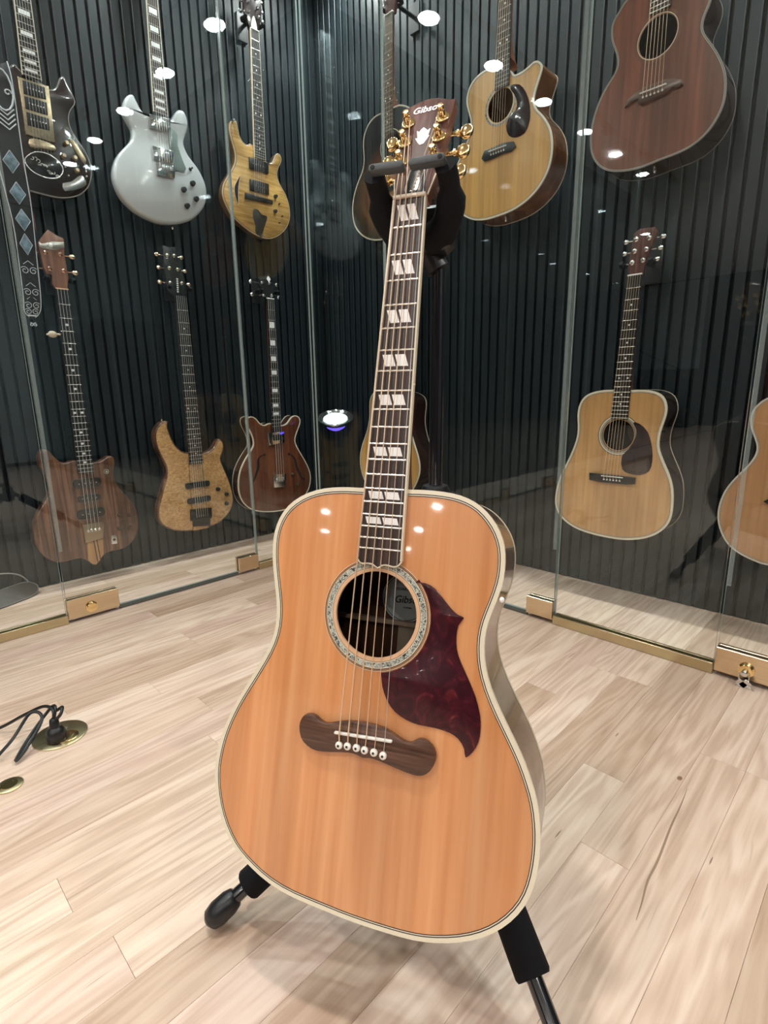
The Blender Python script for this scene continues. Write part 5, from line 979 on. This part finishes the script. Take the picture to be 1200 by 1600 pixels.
# legs
FEET = [(-.628,.262), (-.150,.440), (-.60,.905)]
for i, (fx, fy) in enumerate(FEET):
    f_ = Vector((fx, fy, 0))-PB; h_ = Vector((0,0,.245))+f_*.06
    foot = f_+Vector((0,0,.018)); d_ = (foot-h_); Ln = d_.length; d_.normalize()
    B().tube([tuple(h_), tuple(h_+d_*(Ln-.02))], .0105, 12).build('leg', STEEL, st)
    e0 = Ln-.066 if i == 0 else Ln-.105
    B().tube([tuple(h_+d_*.04), tuple(h_+d_*.045), tuple(h_+d_*(e0-.004)), tuple(h_+d_*e0)], [.020,.0225,.0225,.0205], 14).build('leg_sleeve', FOAM, st)
    a_ = h_+d_*(Ln-.046); 
    B().tube([tuple(a_), tuple(a_+d_*.003), tuple(a_+d_*.014), tuple(a_+d_*.032), tuple(a_+d_*.046), tuple(a_+d_*.052)], [.0110,.0140,.0172,.0178,.0145,.007], 14).build('rubber_foot', BLACK, st)

# ------------------------------------------------------------------ floor outlets and cable
def outlet(x, y, r, name, label):
    e_ = empty(name, (x, y, 0)); tag(e_, label, 'floor outlet')
    B().lathe([(.001,.0002),(r,.0002),(r,.0025),(r-.003,.004),(.001,.004)], 40).build('cover_plate', PBRASS, e_); return e_
o = outlet(-1.305, .243, .056, 'floor_outlet', 'round brass floor outlet with a black plug standing in it')
for a_, nm in ((.35,'open_lid'),(2.6+.5,'socket_lid')):
    cx_, cy_ = .026*math.cos(a_), .026*math.sin(a_)
    B().lathe([(.001,.004),(.023,.004),(.023,.0055),(.021,.0065),(.001,.0065)], 28, c=(cx_,cy_,0)).build('outlet_lid', GOLD if nm == 'open_lid' else PBRASS, o)
o = outlet(-1.197, .123, .024, 'floor_outlet', 'small brass floor outlet cover without a plug near the left edge')
B().lathe([(.001,.004),(.015,.004),(.015,.005),(.001,.005)], 24).build('outlet_lid', GOLD, o)
B().box((.0,-.017,.0045), (.012,.004,.001)).build('hinge', GOLD, o)
pc = empty('power_cable', (-1.285,.232,.004)); tag(pc, 'black power cable looping up from the plug in the brass floor outlet', 'cable')
B().lathe([(.019,.0025),(.020,.006),(.020,.022),(.016,.030),(.011,.034),(.009,.052),(.005,.056)], 20).build('plug', BLACK, pc)
def cable(pts, nm='cord'):
    q = smooth([tuple(Vector(p)-Vector((-1.285,.232,.004))) for p in pts], 6, False); B().tube(q, .0036, 8).build(nm, BLACK, pc)
cable([(-1.285,.232,.056),(-1.30,.236,.072),(-1.335,.225,.070),(-1.375,.19,.045),(-1.42,.14,.012),(-1.46,.06,.006),(-1.50,-.08,.006)])
cable([(-1.285,.232,.056),(-1.292,.240,.078),(-1.315,.235,.070),(-1.30,.185,.030),(-1.262,.148,.010),(-1.275,.17,.018),(-1.31,.215,.055),(-1.345,.20,.060),(-1.32,.15,.022),(-1.265,.075,.008),(-1.23,-.02,.006)])
cable([(-1.285,.232,.052),(-1.27,.243,.070),(-1.285,.252,.078),(-1.305,.245,.064)], 'cord')

# ------------------------------------------------------------------ decorated strap by the dark electric guitar
g = WALLG['STRAP']; ss = empty('guitar_strap', M=Matrix(((0,0,1,WX+g['off']),(1,0,0,0),(0,1,0,0),(0,0,0,1)))); tag(ss, 'black strap with silver diamond and skull-like scrollwork hanging at the left edge', 'strap')
Lp, Rp = g['L'], g['R']; Ls = smooth(Lp, 4, False); Rs = smooth(Rp, 4, False)
ss.location.y = cen(Lp)[0]; ss.location.z = min(p[1] for p in Rp); oy, oz_ = ss.location.y, ss.location.z
Ls = [(x-oy, y-oz_) for x, y in Ls]; Rs = [(x-oy, y-oz_) for x, y in Rs]
zc_ = lambda i: .012*math.sin(i*.18)
b = B(); n_ = len(Ls); vs = []
for i in range(n_): vs += [(*Ls[i], zc_(i)), (*Rs[i], zc_(i)), (*Ls[i], zc_(i)-.004), (*Rs[i], zc_(i)-.004)]
fs = []
for i in range(n_-1):
    a_ = i*4; c_ = a_+4; fs += [(a_,a_+1,c_+1,c_),(a_+2,c_+2,c_+3,a_+3),(a_,c_,c_+2,a_+2),(a_+1,a_+3,c_+3,c_+1)]
fs.append((0,2,3,1)); b.add(vs, fs).build('strap_band', mat('strap_black', (.012,.013,.016), rough=.6), ss)
LACE = mat('strap_lace', (.58,.64,.68), rough=.5); LACER = mat('strap_red', (.16,.06,.07), rough=.5); GEM = mat('strap_gem', (.16,.24,.30), rough=.3, noise=.5, nscale=(60,60,60))
for sd, pts in ((0,Ls),(1,Rs)): B().tube([(x+(.003 if sd == 0 else -.003), y, zc_(i)+.001) for i, (x, y) in enumerate(pts[:-2])], .0016, 6).build('piping', LACE, ss)
def mid(t):
    f = t*(n_-1); i = min(int(f), n_-2); f -= i; l = Vector(Ls[i]).lerp(Vector(Ls[i+1]), f); r_ = Vector(Rs[i]).lerp(Vector(Rs[i+1]), f); return (l+r_)/2, (r_-l).length/2, zc_(i+f)
for k, t in enumerate((.30,.375,.445,.515)):
    c_, hw, z_ = mid(t); h_ = .034; w_ = hw*.55
    B().prism([(c_.x,c_.y+h_),(c_.x+w_,c_.y),(c_.x,c_.y-h_),(c_.x-w_,c_.y)], z_+.0002, z_+.0022, 0, .0008).build('diamond', GEM, ss)
    B().tube([(c_.x,c_.y+h_,z_+.002),(c_.x+w_,c_.y,z_+.002),(c_.x,c_.y-h_,z_+.002),(c_.x-w_,c_.y,z_+.002),(c_.x,c_.y+h_,z_+.002)], .0010, 5).build('diamond_edge', LACE, ss)
    for s in (-1,1): B().prism([(c_.x+s*hw*.9,c_.y+h_),(c_.x+s*hw*.75,c_.y),(c_.x+s*hw*.9,c_.y-h_)], z_+.0002, z_+.0014).build('side_flash', LACER, ss)
def scroll(cx_, cy_, r_, turns, z_, a0=0., s=1):
    return [(cx_+s*r_*(1-.75*i/30)*math.cos(a0+turns*6.283*i/30), cy_+r_*(1-.75*i/30)*math.sin(a0+turns*6.283*i/30), z_+.0016) for i in range(31)]
sc = B()
for t in (.60,.68,.76,.84):
    c_, hw, z_ = mid(t)
    for s in (-1,1): sc.tube(scroll(c_.x+s*hw*.42, c_.y, hw*.42, 1.3, z_, .6, s), .0013, 5)
    sc.tube([(c_.x-hw*.5,c_.y+.02,z_+.002),(c_.x,c_.y+.032,z_+.002),(c_.x+hw*.5,c_.y+.02,z_+.002)], .0013, 5)
c_, hw, z_ = mid(.90); sc.tube([(c_.x-hw*.75,c_.y,z_+.002),(c_.x+hw*.75,c_.y,z_+.002)], .003, 6)
for s in (-1,1): sc.tube(scroll(c_.x+s*hw*.35, c_.y-.030, hw*.36, 1.2, z_, 1.2, s), .0015, 5)
sc.build('scrollwork', LACE, ss)
sk = B(); c_, hw, z_ = mid(.16)
sk.tube([(c_.x+hw*.7*math.cos(q*.4), c_.y+.02+.06*math.sin(q*.4), z_+.002) for q in range(17)], .003, 6)
for k in range(4): sk.tube([(c_.x-hw*.55,c_.y-.035-k*.014,z_+.002),(c_.x+hw*.1,c_.y-.052-k*.014,z_+.002),(c_.x+hw*.6,c_.y-.03-k*.014,z_+.002)], .0024, 6)
for s in (-1,1): sk.tube(scroll(c_.x+s*hw*.35, c_.y+.015, hw*.25, 1.0, z_, 0, s), .0022, 6)
sk.build('scrollwork', LACE, ss)

# ------------------------------------------------------------------ leather strap end and cord on the case floor
ls = empty('leather_strap', (-2.36,.36,0)); tag(ls, 'brown leather strap end lying on the case floor at the left edge', 'strap')
cl = [Vector((x+2.36, y-.36)) for x, y in smooth([(-2.30,.22),(-2.325,.30),(-2.36,.38),(-2.40,.455)], 5, False)]
pts = []
for i, p in enumerate(cl):
    d_ = (cl[min(i+1,len(cl)-1)]-cl[max(i-1,0)]).normalized(); nn = Vector((-d_.y, d_.x)); pts.append((p, nn))
b = B(); vs = []; m_ = len(pts)
for i, (p, nn) in enumerate(pts):
    w_ = .026*(1-max(0,(i-(m_-5))/4)**2)**.5 if i < m_-1 else .004; up_ = .030
    a_, c_ = p-nn*w_, p+nn*w_
    e_ = .024*w_/.026; vs += [(a_.x,a_.y,.0285-e_),(c_.x,c_.y,.0285+e_),(a_.x,a_.y,.0245-e_),(c_.x,c_.y,.0245+e_)]
fs = []
for i in range(m_-1):
    a_ = i*4; c_ = a_+4; fs += [(a_,a_+1,c_+1,c_),(a_+2,c_+2,c_+3,a_+3),(a_,c_,c_+2,a_+2),(a_+1,a_+3,c_+3,c_+1)]
fs += [(0,2,3,1), tuple((m_-1)*4+k for k in (0,1,3,2))]
b.add(vs, fs).build('strap_band', LEATHER, ls)
B().tube([(v[0],v[1],v[2]+.001) for v in vs[1::4]]+[(v[0],v[1],v[2]+.001) for v in vs[0::4][::-1]], .0016, 6).build('piping', mat('strap_stitch', (.22,.20,.18), rough=.6), ls)
cdn = B().tube(smooth([(-2.400,.10,.02),(-2.415,.22,.085),(-2.425,.33,.10),(-2.430,.41,.075),(-2.430,.45,.006)], 6, False), .0028, 8).build('thin_cord', mat('grey_cord', (.30,.29,.27), rough=.6)); tag(cdn, 'thin grey cord arching over the leather strap end', 'cord')

# ------------------------------------------------------------------ added glowing dish in the case corner, stands in for a glass reflection
dl = empty('reflection_dish', (-2.121,1.80,0)); tag(dl, 'added chrome dish with violet underside on a thin black pole, standing in for a glass reflection', 'reflection stand-in')
RT = Matrix.Rotation(math.radians(-24), 3, Vector((math.cos(AZ), math.sin(AZ), 0)))
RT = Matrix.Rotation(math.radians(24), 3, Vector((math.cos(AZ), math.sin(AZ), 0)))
B().tube([(0,0,.012),(0,0,.585)], .005, 10).build('pole', BLACK, dl)
B().lathe([(.07,0),(.07,.006),(.02,.012),(.006,.016)], 28).build('base', BLACK, dl)
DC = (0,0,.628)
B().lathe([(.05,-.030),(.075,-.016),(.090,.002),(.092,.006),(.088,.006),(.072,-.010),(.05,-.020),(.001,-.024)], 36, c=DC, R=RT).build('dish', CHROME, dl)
B().lathe([(.001,-.012),(.045,-.008),(.062,-.001),(.055,.004),(.001,.008)], 32, c=DC, R=RT).build('glow_disc', mat('reflection_white', (.9,.95,.93), emit=(.85,1,.95), es=.9), dl)  # glow put in to imitate the oval reflection, made-up source
B().lathe([(.001,-.060),(.03,-.057),(.048,-.044),(.052,-.031),(.001,-.029)], 32, c=DC, R=RT).build('glow_bowl', mat('violet_glow', (.1,.06,.5), emit=(.13,.08,.9), es=1.6), dl)

# ------------------------------------------------------------------ gear across the room, seen as reflections in the glass
GRILL = mat('amp_grille', (.02,.02,.022), rough=.8, bump=.4, nscale=(400,400,400)); TOLEX = mat('amp_tolex', (.012,.012,.013), rough=.6, bump=.3, nscale=(250,250,250))
def amp(x, y, rz, w_, d_, h_, label):
    r = empty('guitar_amplifier', (x, y, 0)); r.rotation_euler.z = rz; tag(r, label, 'amplifier')
    B().bbox((0,0,h_/2+.015), (w_,d_,h_), .012).build('cabinet', TOLEX, r)
    B().bbox((0,-d_/2-.003,h_*.42+.015), (w_-.06,.012,h_*.7), .004).build('grille', GRILL, r)
    p = B().bbox((0,-d_/2-.003,h_*.89+.015), (w_-.06,.012,h_*.12), .003).build('control_panel', NICKEL, r)
    for i in range(5): B().lathe([(.011,0),(.009,.014),(.001,.015)], 12, c=((i-2)*w_*.14,-d_/2-.009,h_*.89+.015), R=RX).build('knob', BLACK, p)
    B().tube([(-.08,0,h_+.012),(-.06,0,h_+.04),(.06,0,h_+.04),(.08,0,h_+.012)], .009, 8).build('handle', BLACK, r)
    for sx in (-1,1):
        for sy in (-1,1): B().lathe([(.018,0),(.02,.015)], 12, c=(sx*(w_/2-.05), sy*(d_/2-.05), 0)).build('foot', BLACK, r)
amp(2.70,.60,-math.pi/2,.75,.36,1.55,'tall black amplifier stack mirrored in the left glass')
amp(2.74,-.75,-math.pi/2,.70,.32,.62,'low black amplifier mirrored in the left glass')
amp(2.70,-2.2,-math.pi/2,.70,.36,1.05,'black amplifier stack farther along the pale wall')
amp(-3.55,-7.9,math.pi,1.25,.36,1.03,'black amplifier stack low under the pale board, mirrored in the right glass')
amp(.75,-7.9,math.pi,.80,.36,1.15,'tall black amplifier stack by the far pale wall')
mc = empty('microphone_stand', (-3.1,-6.6,0)); tag(mc, 'black boom microphone stand mirrored in the right glass', 'microphone stand')
B().lathe([(.13,0),(.13,.012),(.03,.022),(.012,.03)], 24).build('base', BLACK, mc); B().tube([(0,0,.02),(0,0,1.18)], .011, 10).build('pole', STEEL, mc)
B().tube([(.22,0,1.02),(-.45,0,1.36)], .008, 10).build('boom', STEEL, mc); B().ell((0,0,1.18), (.025,.02,.03)).build('clutch', BLACK, mc)
B().tube([(.22,0,1.02),(.30,0,.98)], [.013,.018], 10).ell((.325,0,.967), (.032,.026,.026)).build('microphone', BLACK, mc)
